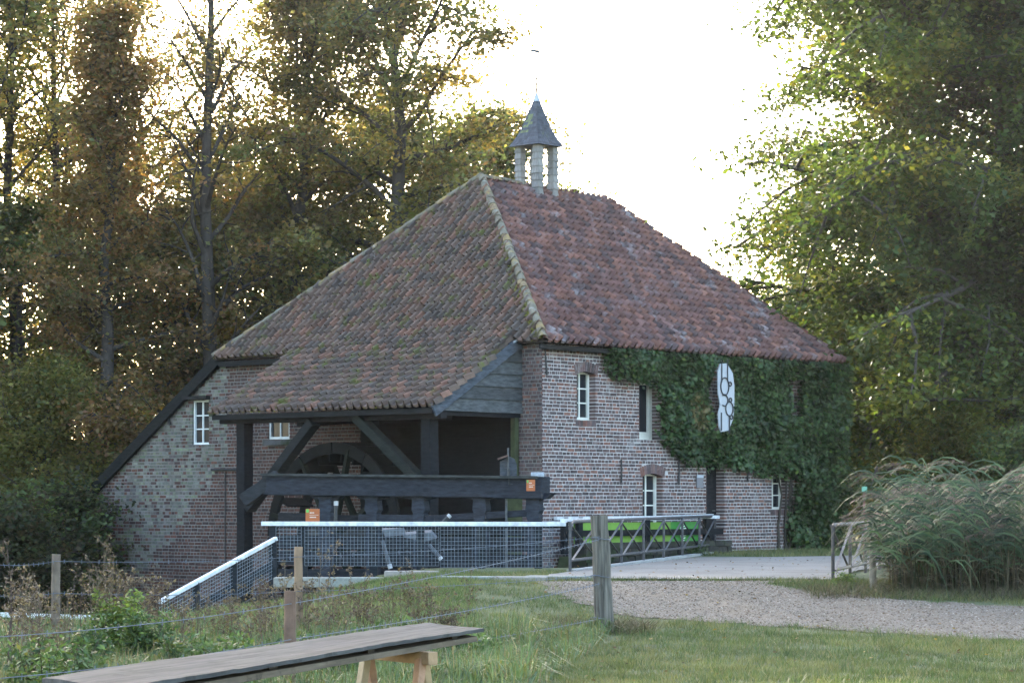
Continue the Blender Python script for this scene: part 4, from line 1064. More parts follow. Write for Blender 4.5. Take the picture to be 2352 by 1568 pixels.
def grow(seed, height, tr, base=.25, spread=5, limbs=26, subs=6, twigs=4, leaves=42, leaf=.15, pal=None, droop=.15, elev=(10, 60), sigma=.3, shape=None, bare=0, lean=0, zmax=None):
    rnd = np.random.default_rng(seed); rd = random.Random(seed); w = MB(); w.cur = (.06, .05, .042)
    shape = shape or (lambda f: math.sqrt(max(0, 1 - (2 * f - .85) ** 2 * .75)))
    n = 9; tp = [Vector((lean * height * (i / n) + rd.gauss(0, .12) * (i > 0), rd.gauss(0, .12) * (i > 0), height * .93 * i / n)) for i in range(n + 1)]
    w.tube(tp, [tr * (1.25 if i == 0 else 1) * (1 - .9 * i / n) + .015 for i in range(n + 1)], 9)
    pts, cols = [], []
    def along(poly, f): k = min(int(f * (len(poly) - 1)), len(poly) - 2); return poly[k].lerp(poly[k + 1], f * (len(poly) - 1) - k)
    def branch(p, d, L, r, seg, wob, dr):
        q = [p]; d = d.normalized()
        for i in range(seg):
            d = (d + Vector((rd.gauss(0, wob), rd.gauss(0, wob), rd.gauss(0, wob) - dr)) ).normalized(); q.append(q[-1] + d * (L / seg))
        w.tube(q, [r * (1 - .8 * i / seg) + .004 for i in range(seg + 1)], 5 if r > .03 else 3, cap=False)
        return q
    for i in range(limbs):
        f = (i + .5) / limbs; az = i * 2.39996 + rd.uniform(-.4, .4)
        p = along(tp, base + (1 - base) * f * .97); L = max(.7, spread * shape(f) * rd.uniform(.75, 1.15))
        el = R(elev[0] + (elev[1] - elev[0]) * f + rd.uniform(-10, 10))
        lb = branch(p, Vector((math.cos(az) * math.cos(el), math.sin(az) * math.cos(el), math.sin(el))), L, tr * .34 * (1 - .6 * f), 5, .14, droop * .3)
        for j in range(subs):
            g = .25 + .75 * (j + rd.uniform(0, .8)) / subs; q = along(lb, min(g, .99)); dd = (lb[-1] - lb[0]).normalized(); sd_ = Vector((rd.gauss(0, 1), rd.gauss(0, 1), rd.gauss(0, .5))).normalized()
            sb = branch(q, dd * .7 + sd_ * .9, L * .38 * rd.uniform(.6, 1.2), tr * .1, 3, .2, droop)
            if rd.random() < bare: continue
            pc = pal[rd.randrange(len(pal))]
            for k in range(twigs):
                h = (k + 1) / twigs; c = along(sb, min(h, .99)) + Vector((rd.gauss(0, .2), rd.gauss(0, .2), rd.gauss(0, .12)))
                m = int(leaves * rd.uniform(.5, 1.4)); off = rnd.normal(0, 1, (m, 3)) * (sigma * rd.uniform(.6, 1.3)) * np.array((1, 1, .62))
                pts.append(np.array(c)[None] + off - np.array((0, 0, droop * .3)))
                pk = pc if rd.random() < .7 else pal[rd.randrange(len(pal))]
                cols.append(np.array(pk)[None] * rnd.uniform(.6, 1.4, (m, 1)) * rnd.uniform(.88, 1.12, (m, 3)))
    P = np.concatenate(pts); C = np.concatenate(cols)
    if zmax:
        k = P[:, 2] < zmax; P, C = P[k], C[k]
    V, F = leaf_quads(P, leaf, rnd)
    return w, V, F, C
def plant(name, cat, label, loc, g, mat=None, trunk='trunk', crown='crown', group=None):
    w, V, F, C = g; r = thing(name, label, cat, loc, 0, group)
    w.build(trunk, M_bark, r, smooth=True); np_mesh(crown, V, F, C, mat or M_leaf, r, kind='stuff')
    return r
OLIVE = [(0.1599, 0.1573, 0.0588), (0.1287, 0.1395, 0.0593), (0.1943, 0.1664, 0.0593), (0.1147, 0.1301, 0.0613), (0.2071, 0.1669, 0.0663), (0.1382, 0.1073, 0.0555)]
RUST = [(0.2084, 0.1416, 0.0617), (0.2281, 0.1382, 0.0644), (0.1873, 0.1556, 0.0623), (0.1721, 0.12, 0.0627), (0.1579, 0.145, 0.0621), (0.2537, 0.1548, 0.0687)]
BROWN = [(0.1676, 0.1461, 0.0668), (0.1377, 0.1345, 0.0647), (0.2056, 0.1744, 0.071), (0.1419, 0.1178, 0.0667), (0.1292, 0.1461, 0.0623)]
GREEN = [(0.0968, 0.1335, 0.0517), (0.0818, 0.1185, 0.0539), (0.1291, 0.1616, 0.0539), (0.1077, 0.1291, 0.0646)]
PALE = [(0.1782, 0.1782, 0.0713), (0.2317, 0.196, 0.0713), (0.1516, 0.1694, 0.0713), (0.2673, 0.2138, 0.0801)]
DARK = [(0.0386, 0.0491, 0.0246), (0.0527, 0.0562, 0.0281), (0.0615, 0.0527, 0.0281), (0.0491, 0.0632, 0.0316)]
LIND = [(0.069, 0.1012, 0.0299), (0.0862, 0.115, 0.0299), (0.0575, 0.0874, 0.0299), (0.1035, 0.1207, 0.0322), (0.1437, 0.1437, 0.0403), (0.0747, 0.1058, 0.0368), (0.0517, 0.0759, 0.0276)]
def tloc(u, Y): p = at(u, 1150, Y); return (p.x, p.y, float(H(p.x, p.y)) - .1)
GT = 'autumn trees behind the mill'
plant('deciduous_tree', 'tree', 'broad olive brown tree left of the turret, crown against white sky', tloc(905, 67), grow(11, 18.5, .34, .28, 4.6, 34, 7, 4, 62, .145, OLIVE, .12, (5, 62), .34), group=GT)
plant('deciduous_tree', 'tree', 'olive tree with forked trunk between the bare tree and the turret', tloc(690, 69), grow(12, 18, .3, .2, 4.0, 30, 6, 4, 62, .145, OLIVE + BROWN, .12, (15, 70), .34), group=GT)
plant('deciduous_tree', 'tree', 'tall thin nearly bare tree with upright branches at upper left', tloc(478, 66), grow(13, 20, .26, .3, 3.0, 30, 6, 3, 16, .15, RUST + BROWN, .05, (45, 75), .3, bare=.35), group=GT)
plant('deciduous_tree', 'tree', 'orange and rust coloured tree at the left with sunlit leaves', tloc(250, 65), grow(14, 16.5, .24, .12, 3.3, 40, 6, 4, 40, .135, RUST, .12, (5, 60), .34, shape=lambda f: max(.22, 1 - f * .8)), group=GT)
plant('deciduous_tree', 'tree', 'pale yellow green tree at the upper left corner with glaring sky behind', tloc(20, 72), grow(15, 18, .28, .25, 4.2, 28, 6, 4, 24, .17, PALE, .15, (10, 60), .36), group=GT)
plant('deciduous_tree', 'tree', 'dark green tree at the left picture edge below the pale one', tloc(45, 70), grow(16, 11, .22, .12, 3.2, 30, 6, 4, 46, .145, GREEN + OLIVE + PALE[:1], .15, (0, 55), .32), group=GT)
plant('deciduous_tree', 'tree', 'low reddish brown tree behind the left roof slope', tloc(385, 69), grow(17, 11, .24, .1, 3.6, 32, 6, 4, 58, .145, RUST[2:5] + BROWN, .12, (0, 55), .34), group=GT)
plant('deciduous_tree', 'tree', 'low brown green tree directly behind the left hip of the roof', tloc(640, 71), grow(18, 11.5, .26, .1, 4.2, 34, 6, 4, 58, .15, BROWN + OLIVE, .12, (0, 55), .36), group=GT)
plant('deciduous_tree', 'tree', 'dark brown tree low behind the roof apex', tloc(905, 74), grow(19, 13.5, .3, .15, 4.6, 34, 6, 4, 56, .16, DARK + BROWN[3:], .12, (0, 50), .36), group=GT)
plant('deciduous_tree', 'tree', 'small distant green tree top showing right of the turret', tloc(1300, 84), grow(20, 12.2, .25, .3, 3.0, 22, 5, 4, 34, .18, GREEN, .1, (10, 60), .32), group=GT)
plant('deciduous_tree', 'tree', 'brown tree filling the gap behind the bare tree', tloc(520, 78), grow(21, 14.5, .26, .12, 4.4, 30, 6, 4, 44, .16, BROWN + RUST[2:4], .12, (0, 55), .38), group=GT)
plant('deciduous_tree', 'tree', 'brownish tree farther back between rust tree and left edge', tloc(150, 80), grow(22, 15, .26, .12, 4.4, 30, 6, 4, 40, .16, BROWN + GREEN, .12, (0, 55), .38), group=GT)
plant('deciduous_tree', 'tree', 'green brown tree right behind the turret posts', tloc(1130, 78), grow(23, 14.2, .26, .15, 3.2, 28, 6, 4, 36, .19, OLIVE + GREEN, .12, (0, 60), .34), group=GT)
GO = 'wood continuing past the left picture edge'
first = None
for k, (X, Y, rz, sc) in enumerate(((-18.5, 66, 0, 1.0), (-22.5, 70, 2, 1.25), (-26.5, 64, 4, 1.2), (-31, 70, 1, 1.25), (-36, 63, 3, 1.2), (-20, 77, 5, 1.25), (-25, 75, .7, 1.3))):
    if first is None: first = plant('deciduous_tree', 'tree', 'tall tree of the wood continuing past the left picture edge', (X, Y, .2), grow(61, 19, .3, .1, 4.6, 36, 6, 4, 40, .24, BROWN + OLIVE, .12, (0, 60), .44), group=GO); continue
    r = first.copy(); COL.objects.link(r); r.location = (X, Y, .2); r.rotation_euler = (0, 0, rz); r.scale = (sc,) * 3
    for ch in first.children: c_ = ch.copy(); COL.objects.link(c_); c_.parent = r
plant('deciduous_tree', 'tree', 'airy tan tree behind the rust coloured one, small leaves against bright sky', tloc(320, 76), grow(24, 19, .24, .2, 4.2, 40, 6, 4, 26, .125, PALE + RUST[:2] + OLIVE, .1, (15, 65), .42), group=GT)
plant('deciduous_tree', 'tree', 'airy yellow olive tree behind the left edge trees', tloc(120, 74), grow(25, 19.5, .24, .2, 4.2, 40, 6, 4, 26, .125, PALE + OLIVE, .1, (15, 65), .42), group=GT)
# willow bush, its sunlight put into brighter leaf colours, and dark undergrowth at the left
plant('willow_bush', 'bush', 'olive yellow sunlit bush left of the annex gable', tloc(120, 63.2), grow(31, 6.0, .1, .05, 2.5, 46, 6, 4, 44, .115, [(.15, .15, .045), (.18, .17, .05), (.11, .12, .045), (.21, .185, .06)], .05, (20, 75), .28), trunk='stems', crown='foliage')
plant('undergrowth_bush', 'bush', 'dark green undergrowth at the foot of the annex gable', tloc(110, 60.5), grow(32, 3.0, .08, .02, 1.9, 26, 6, 4, 44, .13, DARK + GREEN, .05, (0, 60), .26), trunk='stems', crown='foliage')
plant('undergrowth_bush', 'bush', 'dark undergrowth at the left picture edge behind the low white rail', tloc(10, 57), grow(33, 2.4, .08, .02, 1.6, 26, 6, 4, 40, .13, DARK, .05, (0, 60), .26), trunk='stems', crown='foliage')
# the big linden at the right
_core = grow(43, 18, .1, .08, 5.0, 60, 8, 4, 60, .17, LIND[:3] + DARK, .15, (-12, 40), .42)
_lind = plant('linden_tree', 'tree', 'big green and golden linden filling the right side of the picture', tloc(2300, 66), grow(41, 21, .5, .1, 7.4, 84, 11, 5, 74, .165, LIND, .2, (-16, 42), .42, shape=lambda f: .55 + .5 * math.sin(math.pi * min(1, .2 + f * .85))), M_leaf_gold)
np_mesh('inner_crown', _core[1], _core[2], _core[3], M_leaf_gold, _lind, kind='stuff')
iv = grow(42, 7.5, .5, .0, .75, 60, 5, 3, 34, .12, DARK, .05, (0, 20), .22, shape=lambda f: 1)
plant('ivy_on_tree', 'ivy', 'dark ivy wrapped around the trunk of the big linden', tloc(2300, 65.5), iv, M_ivy, 'stems', 'foliage')
GW = 'wood behind the reeds'
for k, (u, Y, h, sd_, pal, lab) in enumerate(((1980, 88, 9.0, 51, DARK + GREEN, 'green tree standing behind the ivy covered mill end'), (2110, 92, 9.5, 52, DARK, 'dark tree behind the reeds with glints of sky between trunks'), (2240, 80, 8.0, 53, DARK, 'dark tree right of the glinting gap beside the linden trunk'), (1870, 96, 9.5, 54, LIND, 'yellow green tree top peeping over the right roof slope'), (2400, 76, 9.0, 55, DARK, 'dark tree at the right picture edge behind the linden'))):
    plant('woodland_tree', 'tree', lab, tloc(u, Y), grow(sd_, h, .2, .3 if k != 1 else .38, 3.6, 26, 6, 4, 44, .2, pal, .15, (-10, 50), .38), group=GW)
plant('hazel_bush', 'bush', 'yellow green bush behind the reeds left of the linden trunk', tloc(2200, 60), grow(56, 2.9, .06, .02, 1.5, 30, 6, 4, 36, .11, [(.11, .12, .03), (.085, .1, .03), (.14, .13, .04)], .05, (10, 70), .24), trunk='stems', crown='foliage')
plant('hazel_bush', 'bush', 'low green bush at the foot of the wood, right edge', tloc(2380, 58), grow(57, 2.4, .06, .02, 1.7, 26, 6, 4, 34, .12, GREEN, .05, (5, 65), .24), trunk='stems', crown='foliage')
plant('hazel_bush', 'bush', 'dark low bush between the ivy wall and the reeds', tloc(2040, 72), grow(58, 2.2, .06, .02, 2.0, 26, 6, 4, 36, .12, DARK + GREEN, .05, (5, 60), .26), trunk='stems', crown='foliage')

# ---- ivy on the front wall
IVY = [(1382, 784), (1398, 850), (1440, 872), (1500, 872), (1520, 888), (1512, 930), (1520, 1005), (1560, 1048), (1615, 1066), (1665, 1062), (1720, 1078), (1775, 1090), (1822, 1084), (1820, 1170), (1806, 1215), (1818, 1248), (1870, 1262), (1925, 1258), (1952, 1240), (1958, 1000), (1948, 822), (1900, 812), (1640, 796)]
IP = np.array([on_y(u, v, -.1) for u, v in IVY]); IP[:, 0] = np.minimum(IP[:, 0], WR + .25)
n = 72000; lo, hi = IP.min(0), IP.max(0); q = rng.uniform(lo, hi, (n, 2)); jit = q + rng.normal(0, .09, q.shape)
keep = inside(IP, jit) & (q[:, 1] < EZ - .05)
for o, mg in ((WX, .02), (W5, .0)): keep &= ~((q[:, 0] > o[0] + mg) & (q[:, 0] < o[1] - mg) & (q[:, 1] > o[2] + mg) & (q[:, 1] < o[3] - mg))
q = q[keep]
def bumpy(a, b_): return .5 + .25 * np.sin(a * 3.1 + np.sin(b_ * 2.3) * 1.5) + .25 * np.sin(b_ * 4.2 + np.sin(a * 2.7))
thick = .05 + .34 * bumpy(q[:, 0], q[:, 1]) + .28 * sm(8.2, 10, q[:, 0]) + .06 * sm(3.3, 4.6, q[:, 1])
dep = thick * (1 - rng.uniform(0, 1, len(q)) ** 2 * .9)
P = np.column_stack([q[:, 0], -dep, q[:, 1]])
dep_all = np.concatenate([dep, np.zeros(2600)])
endq = rng.uniform((-.2, .4), (1.4, EZ - .1), (2600, 2)); P = np.concatenate([P, np.column_stack([WR + .05 + rng.uniform(0, .25, 2600), endq[:, 0], endq[:, 1]])])
V, F = leaf_quads(P, .092 * (.6 + .9 * rng.random(len(P)) ** 1.5), rng, .1, 1.1, out=np.array((0, -.62, .12)))
ic = np.array([(.036, .064, .022), (.046, .078, .027), (.028, .05, .02), (.058, .095, .03), (.05, .068, .028)])[rng.integers(0, 5, len(P))] * rng.uniform(.6, 1.4, (len(P), 1))
yel = rng.random(len(P)) < .012 + .03 * (dep_all > .28); ic[yel] = np.array((.11, .15, .03)) * rng.uniform(.6, 1.2, (yel.sum(), 1))
dx_, dz_ = on_y(1594, 945, 0); dry = (np.hypot(P[:, 0] - dx_, (P[:, 2] - dz_) * .7) < .32) & (rng.random(len(P)) < .6); ic[dry] = np.array((.15, .12, .05)) * rng.uniform(.6, 1.3, (dry.sum(), 1))
ivr = thing('ivy_plant', 'dense dark green ivy covering the right half of the mill front', 'ivy', (CX, CY, 0), ROT)
np_mesh('foliage', V, F, ic, M_ivy, ivr, kind='stuff')
m = MB(); m.cur = (.05, .042, .034)
for i in range(9):
    x = random.uniform(8.3, 10.3); m.tube([(x + random.uniform(-.3, .3) * f, -.05, .3 + f * 3.6) for f in np.linspace(0, 1, 6)], [.035 * (1 - .7 * f) for f in np.linspace(0, 1, 6)], 5)
m.build('stems', M_bark, ivr, kind='stuff')

# ---- grass
def blades(name, x, y, h, wdt, cols, lean=.35, seg=1, zoff=0, **kw):
    n = len(x); z = H(x, y) + zoff; a = rng.uniform(0, 6.283, n); la = rng.uniform(0, 6.283, n); ln = np.abs(rng.normal(0, lean, n)) * h
    base = np.stack([x, y, z - .01], -1); sd_ = np.stack([np.cos(a), np.sin(a), np.zeros(n)], -1) * (wdt / 2)[:, None]; ld = np.stack([np.cos(la), np.sin(la), np.zeros(n)], -1)
    top = base + ld * ln[:, None] + np.array((0, 0, 1)) * h[:, None]
    if seg == 1:
        V = np.stack([base - sd_, base + sd_, top], 1).reshape(-1, 3); F = np.arange(n * 3).reshape(-1, 3); C = cols
    else:
        md = base + ld * ln[:, None] * .3 + np.array((0, 0, .62)) * h[:, None]; top[:, 2] -= ln * .45
        V = np.stack([base - sd_, base + sd_, md - sd_ * .8, md + sd_ * .8, top], 1).reshape(-1, 3); o = (np.arange(n) * 5)[:, None, None]
        F = (np.array([(0, 1, 3), (0, 3, 2), (2, 3, 4)])[None] + o).reshape(-1, 3); C = np.repeat(cols, 3, 0)
    return np_mesh(name, V, F, C, M_grass, None, kind='stuff', **kw)
def scatter(n, xr, yr, extra=None):
    x = rng.uniform(*xr, n * 2); y = yr[0] + (yr[1] - yr[0]) * rng.random(n * 2) ** 1.25
    k = (np.abs(x / y) < .225)
    pts = np.column_stack([x, y]); k &= ~inside(GP, pts + rng.normal(0, .2, pts.shape)) & ~inside(RP, pts)
    if extra is not None: k &= extra(x, y)
    return x[k][:n], y[k][:n]
def patch(x, y): return .5 + .22 * np.sin(x * 1.7 + 1.3 * np.sin(y * .9)) + .18 * np.sin(y * 2.3 + x * .8) + .1 * np.sin(x * 5.1 + y * 4.3)
def grass_cols(x, y, n):
    p = np.clip((patch(x * .8, y * .8) - .5) * 1.6 + .45 + rng.normal(0, .16, n), 0, 1)[:, None]
    c = np.array((.075, .105, .035)) * (1 - p) + np.array((.19, .185, .075)) * p
    dry = rng.random(n) < .13; c[dry] = np.array((.25, .21, .12)); cool = rng.random(n) < .15; c[cool] = np.array((.12, .15, .09))
    return c * rng.uniform(.7, 1.3, (n, 1))
rough_line = lambda x, y: x < 1.2 - (29.9 - y) * .11          # the unmown strip lies left of this line
x, y = scatter(190000, (-3, 8.5), (20, 41), lambda x, y: ~((y < 29.8) & rough_line(x, y)) & (x > -2.5) & ((y < 36.4) | (x < 1.0)) & (y < 43.2))
n = len(x); pt = patch(x * 1.9 + 3, y * 1.9); bare_ = (rng.random(n) < np.clip((pt - .15) * 3, .25, 1)) & ~((np.hypot(x - .75, (y - 28.8) * .45) < .55) & (rng.random(n) < .85)); x, y = x[bare_], y[bare_]; n = len(x)
blades('lawn_grass', x, y, rng.uniform(.025, .075, n) * (.7 + .7 * patch(x * 2.2, y * 2.2)), rng.uniform(.005, .011, n), grass_cols(x, y, n), .7, label='short lawn grass in front of and beside the gravel path', cat='grass')
x, y = scatter(50000, (-8, -.5), (29.5, 38.5), lambda x, y: (x < -1) | (y > 30)); n = len(x)
blades('bank_grass', x, y, rng.uniform(.03, .11, n), rng.uniform(.006, .013, n), grass_cols(x, y, n) * np.array((.9, 1.02, .85)), .6, label='short green grass on the bank below the mesh fence', cat='grass')
x, y = scatter(85000, (-7.5, 1.2), (11, 29.8), lambda x, y: rough_line(x, y) & (rng.random(len(x)) < np.where(y < 18, .6, 1))); n = len(x)
hh = rng.uniform(.12, .42, n) * (.55 + .8 * patch(x * 1.3, y * 1.1)) * np.where(x > .2, .6, 1)
cc = grass_cols(x, y, n); dr = rng.random(n) < .25 * sm(-.5, -4, x) + .06; cc[dr] = np.array((.20, .155, .085)) * rng.uniform(.6, 1.3, (dr.sum(), 1)); bl_g = rng.random(n) < .5; cc[bl_g] = np.array((.12, .175, .085)) * rng.uniform(.7, 1.2, (bl_g.sum(), 1))
blades('rough_grass', x, y, hh, rng.uniform(.007, .017, n), cc, .8, 2, label='tall unmown grass along the field fence at the left', cat='grass')
x = rng.uniform(3.4, 10.5, 14000); y = rng.uniform(33, 36, 14000); k = ~inside(GP, np.column_stack([x, y])) & ~inside(RP, np.column_stack([x, y])); x, y = x[k], y[k]; n = len(x)
blades('verge_grass', x, y, rng.uniform(.03, .14, n), rng.uniform(.006, .013, n), grass_cols(x, y, n), .7, label='grass verge between the gravel path and the reeds', cat='grass')
lx = rng.uniform(3.0, WR + 2.5, 22000); ly = rng.uniform(-6, -.05, 22000); Wx = CX + RX * lx - RY * ly; Wy = CY + RY * lx + RX * ly; k = ~inside(RP, np.column_stack([Wx, Wy])) & (Wx > railx(Wy) + .05); x, y = Wx[k], Wy[k]; n = len(x)
blades('wall_foot_grass', x, y, rng.uniform(.03, .12, n), rng.uniform(.01, .02, n), grass_cols(x, y, n), .6, zoff=.0, label='strip of grass along the foot of the ivy wall', cat='grass')

tx, ty = scatter(900, (-2, 8.2), (20.5, 36), lambda x, y: ~((y < 29.8) & rough_line(x, y))); nb = 16
x = np.repeat(tx, nb) + rng.normal(0, .045, len(tx) * nb); y = np.repeat(ty, nb) + rng.normal(0, .06, len(tx) * nb); n = len(x); tc = np.repeat(np.array([(.085, .12, .04), (.13, .15, .05), (.16, .15, .07), (.075, .11, .05)])[rng.integers(0, 4, len(tx))], nb, 0) * rng.uniform(.7, 1.3, (n, 1))
blades('lawn_tufts', x, y, rng.uniform(.05, .14, n) * np.repeat(rng.uniform(.5, 1.1, len(tx)), nb), rng.uniform(.006, .012, n), tc, .7, label='longer grass tufts dotted over the lawn', cat='grass')
x = rng.uniform(.55, 4.5, 2600); y = 36.35 - .05 * (x - 2.5) ** 2 * .3 + rng.normal(0, .09, 2600); n = len(x)
blades('kerb_grass', x, y, rng.uniform(.02, .10, n), rng.uniform(.008, .014, n), grass_cols(x, y, n) * .8, .8, label='line of grass between the gravel and the concrete road', cat='grass')
n = 620; x = rng.uniform(-1, 8.5, n); y = rng.uniform(20.5, 49, n); k = np.abs(x / y) < .22; x, y = x[k], y[k]; n = len(x)
V, F = leaf_quads(np.column_stack([x, y, H(x, y) + np.where(inside(GP, np.column_stack([x, y])), .022, .045)]), .05, rng, 1.6, 1.4)
np_mesh('fallen_leaves', V, F, np.array([(.20, .12, .05), (.13, .075, .035), (.26, .19, .06), (.09, .06, .035)])[rng.integers(0, 4, n)] * rng.uniform(.6, 1.2, (n, 1)), M_leaf, None, kind='stuff', label='fallen autumn leaves scattered over lawn and gravel', cat='leaves')
# ---- reeds
def reeds(n, name, label, xr, yr, hmin, hmax):
    Vs, Fs, Cs = [], [], []; base_i = 0
    for i in range(n):
        x, y = random.uniform(*xr), random.uniform(*yr)
        if x < 5.0 + (y - 33.5) * .22: continue
        z = float(H(x, y)); h = random.uniform(hmin, hmax) * min(1, .66 + (x - 5.0) * .4); ln = random.uniform(.02, .45)
        bend = lambda f: Vector((x - ln * f * f * h * .55, y - .05 * f * h, z + h * f * (1 - .10 * f)))
        def strip(pts, w, col):
            nonlocal base_i
            m_ = len(pts)
            for k, p in enumerate(pts):
                f = k / (m_ - 1); ww = w * (1 - f ** 2) * (.6 + .4 * min(1, f * 4)) + .001; s_ = Vector((.35, .6, .55)) * ww / 2
                Vs.append(p - s_); Vs.append(p + s_)
            for k in range(m_ - 1): Fs.append((base_i + 2 * k, base_i + 2 * k + 1, base_i + 2 * k + 3, base_i + 2 * k + 2)); Cs.append(col)
            base_i += 2 * m_
        g = random.uniform(.6, 1.25)
        stem = (.14 * g, .11 * g, .06 * g)
        strip([bend(f) for f in (0, .3, .6, .98)], .014, stem)
        for k in range(random.randint(8, 10)):
            dead = k < 3; f0 = random.uniform(.03, .4) if dead else .38 + .58 * (k - 3) / 6; p = bend(min(f0, .97)); L = random.uniform(.3, .5) if dead else random.uniform(.5, 1.15)
            a = random.uniform(0, 6.283) if random.random() < .3 else random.gauss(math.pi, .6); d = Vector((math.cos(a), math.sin(a) * .8, 0)) * random.uniform(.6, .95); up = random.uniform(.45, 1.0); dr = up + random.uniform(.1, .75)
            gg = random.uniform(.5, 1.6); col = random.choice([(.09, .07, .04), (.055, .045, .03), (.13, .10, .06)]) if dead else random.choice([(.042, .072, .03), (.034, .06, .026), (.058, .088, .036), (.075, .10, .045)])
            strip([p + d * L * t + Vector((0, 0, L * (up * t - dr * t * t))) for t in (0, .2, .4, .6, .8, 1)], random.uniform(.014, .022) if dead else random.uniform(.03, .06), tuple(q * gg for q in col))
        if random.random() < .3:      # drooping brown plume
            p = bend(.98)
            for k in range(44):
                t = k / 44; c = p + Vector((-.42 * t, -.03, .20 * t - .26 * t * t)); d = Vector((random.gauss(-.05, .05), random.gauss(0, .04), -random.uniform(.03, .11)))
                gg = random.uniform(.7, 1.3); strip([c, c + d * .5, c + d], .016, (.105 * gg, .07 * gg, .055 * gg))
    return np_mesh(name, np.array([tuple(v) for v in Vs]), Fs, Cs, M_grass, None, kind='stuff', label=label, cat='reeds')
reeds(560, 'reed_bed', 'tall green reeds with brown plumes bending left beside the road', (5.1, 9.4), (33.7, 37.2), .85, 2.0)
def litter(n, x0, x1, y0, y1, name, label):
    x, y = rng.uniform(x0, x1, n), rng.uniform(y0, y1, n); cols = np.array([(.13, .105, .065), (.17, .14, .09), (.08, .065, .045), (.07, .08, .035)])[rng.integers(0, 4, n)] * rng.uniform(.6, 1.3, (n, 1))
    blades(name, x, y, rng.uniform(.03, .2, n), rng.uniform(.008, .02, n), cols, 1.6, label=label, cat='dry grass')
n = 3400; x = rng.uniform(5.0, 9.6, n); y = rng.uniform(33.8, 37.6, n); k = x > 5.05 + (y - 33.5) * .22; x, y = x[k], y[k]; n = len(x)
blades('reed_stems', x, y, rng.uniform(.35, 1.0, n), rng.uniform(.012, .026, n), np.array([(.075, .06, .036), (.05, .042, .028), (.11, .088, .05), (.05, .062, .03)])[rng.integers(0, 4, n)] * rng.uniform(.6, 1.3, (n, 1)), .22, 2, label='brown lower stems and dead leaves inside the reed bed', cat='reeds')
litter(5000, 4.0, 9.0, 33.1, 34.4, 'dead_reed_litter', 'dead brown reed litter at the foot of the reeds')
litter(1600, .45, 1.7, 29.4, 30.7, 'dead_grass_tuft', 'dead grass around the foot of the thick corner post')

# ---- weeds by the fence
def dry_weed(u, vt, Y, label, kind=0, seed=0, green=False):
    rd = random.Random(seed * 7 + int(u)); t = at(u, vt, Y); z0 = float(H(t.x, t.y)); h = t.z - z0
    r = thing('weed_stalk', label, 'weed', (t.x, t.y, z0), 0, 'dry weed stalks along the fence'); m = MB(); hd = []; hc = []
    brown = [(.10, .075, .055), (.085, .06, .05), (.14, .10, .065), (.15, .12, .075)]
    for s in range(rd.randint(2, 4)):
        bx, by = rd.gauss(0, .05), rd.gauss(0, .05); pts = [Vector((bx, by, 0))]; hs = h * rd.uniform(.72, 1.0) if s else h; d = Vector((rd.gauss(0, .06), rd.gauss(0, .06), 1))
        if s == 0: d = Vector((-bx / hs, -by / hs, 1))
        for k in range(1, 6): pts.append(pts[0] + d * hs * k / 5 + Vector((rd.gauss(0, .012), rd.gauss(0, .012), 0)))
        cc = rd.choice(brown); m.tube(pts, [.006 - .0008 * k for k in range(6)], 4, cc, cap=False)
        for k in range(rd.randint(7, 13)):
            f = rd.uniform(.4, 1); p = pts[0].lerp(pts[-1], f); e = p + Vector((rd.gauss(0, .07), rd.gauss(0, .07), rd.uniform(.02, .14))); m.tube([p, e], [.003, .002], 3, cc, cap=False)
            for q in range(9 if kind == 0 else 5):
                hd.append(np.array(e) + np.array((rd.gauss(0, .016), rd.gauss(0, .016), rd.gauss(0, .018)))); hc.append(np.array(rd.choice(brown)) * rd.uniform(.7, 1.6))
        for k in range(10):
            f = rd.uniform(.05, .75); p = pts[0].lerp(pts[-1], f); hd.append(np.array(p) + np.array((rd.gauss(0, .05), rd.gauss(0, .05), rd.gauss(0, .03)))); hc.append(np.array((.055, .075, .03) if f < .45 else (.13, .1, .05)) * rd.uniform(.6, 1.3))
    m.build('stem', M_bark, r); V, F = leaf_quads(np.array(hd), .03, rng, .1, 1.7); np_mesh('seed_heads', V, F, np.array(hc), M_grass, r, kind='stuff')
same = 'thin dry brown weed stalk with seed heads standing in the fence grass'
for k, (u, vt, Y) in enumerate(((18, 1262, 21), (45, 1300, 23), (62, 1340, 20), (205, 1290, 25), (240, 1250, 27), (262, 1290, 26), (305, 1330, 25), (352, 1335, 26), (420, 1385, 24), (452, 1380, 25), (500, 1400, 26), (545, 1395, 24), (610, 1330, 26), (634, 1370, 25), (720, 1330, 25), (742, 1350, 24), (765, 1345, 26), (795, 1385, 25), (838, 1312, 26), (880, 1330, 27), (935, 1290, 27), (990, 1340, 27), (85, 1400, 20), (150, 1390, 19), (580, 1440, 22), (1010, 1380, 26), (1040, 1400, 26), (30, 1330, 22), (75, 1310, 24), (98, 1365, 22), (170, 1330, 25), (225, 1320, 24), (285, 1300, 27), (330, 1310, 27), (375, 1345, 26), (480, 1360, 27), (530, 1375, 27), (600, 1385, 24), (655, 1300, 27), (705, 1345, 26), (815, 1350, 27), (860, 1365, 26), (960, 1350, 27))):
    zone = ('at the far left picture edge' if u < 100 else 'around the grey brown post at the left' if u < 250 else 'among the green weed bushes' if u < 380 else 'in front of the stair railing' if u < 600 else 'close around the two brown posts' if u < 780 else 'in front of the wire mesh fence' if u < 960 else 'behind the right end of the plank table')
    dry_weed(u, vt, Y, 'thin dry brown weed stalk standing ' + zone, k % 2, k)
dry_weed(738, 1235, 27, 'dark red dock stalk standing before the wire mesh near the orange sign', 0, 91)
dry_weed(1082, 1318, 28.5, 'dark twiggy weed standing alone in the short grass right of centre', 1, 92)
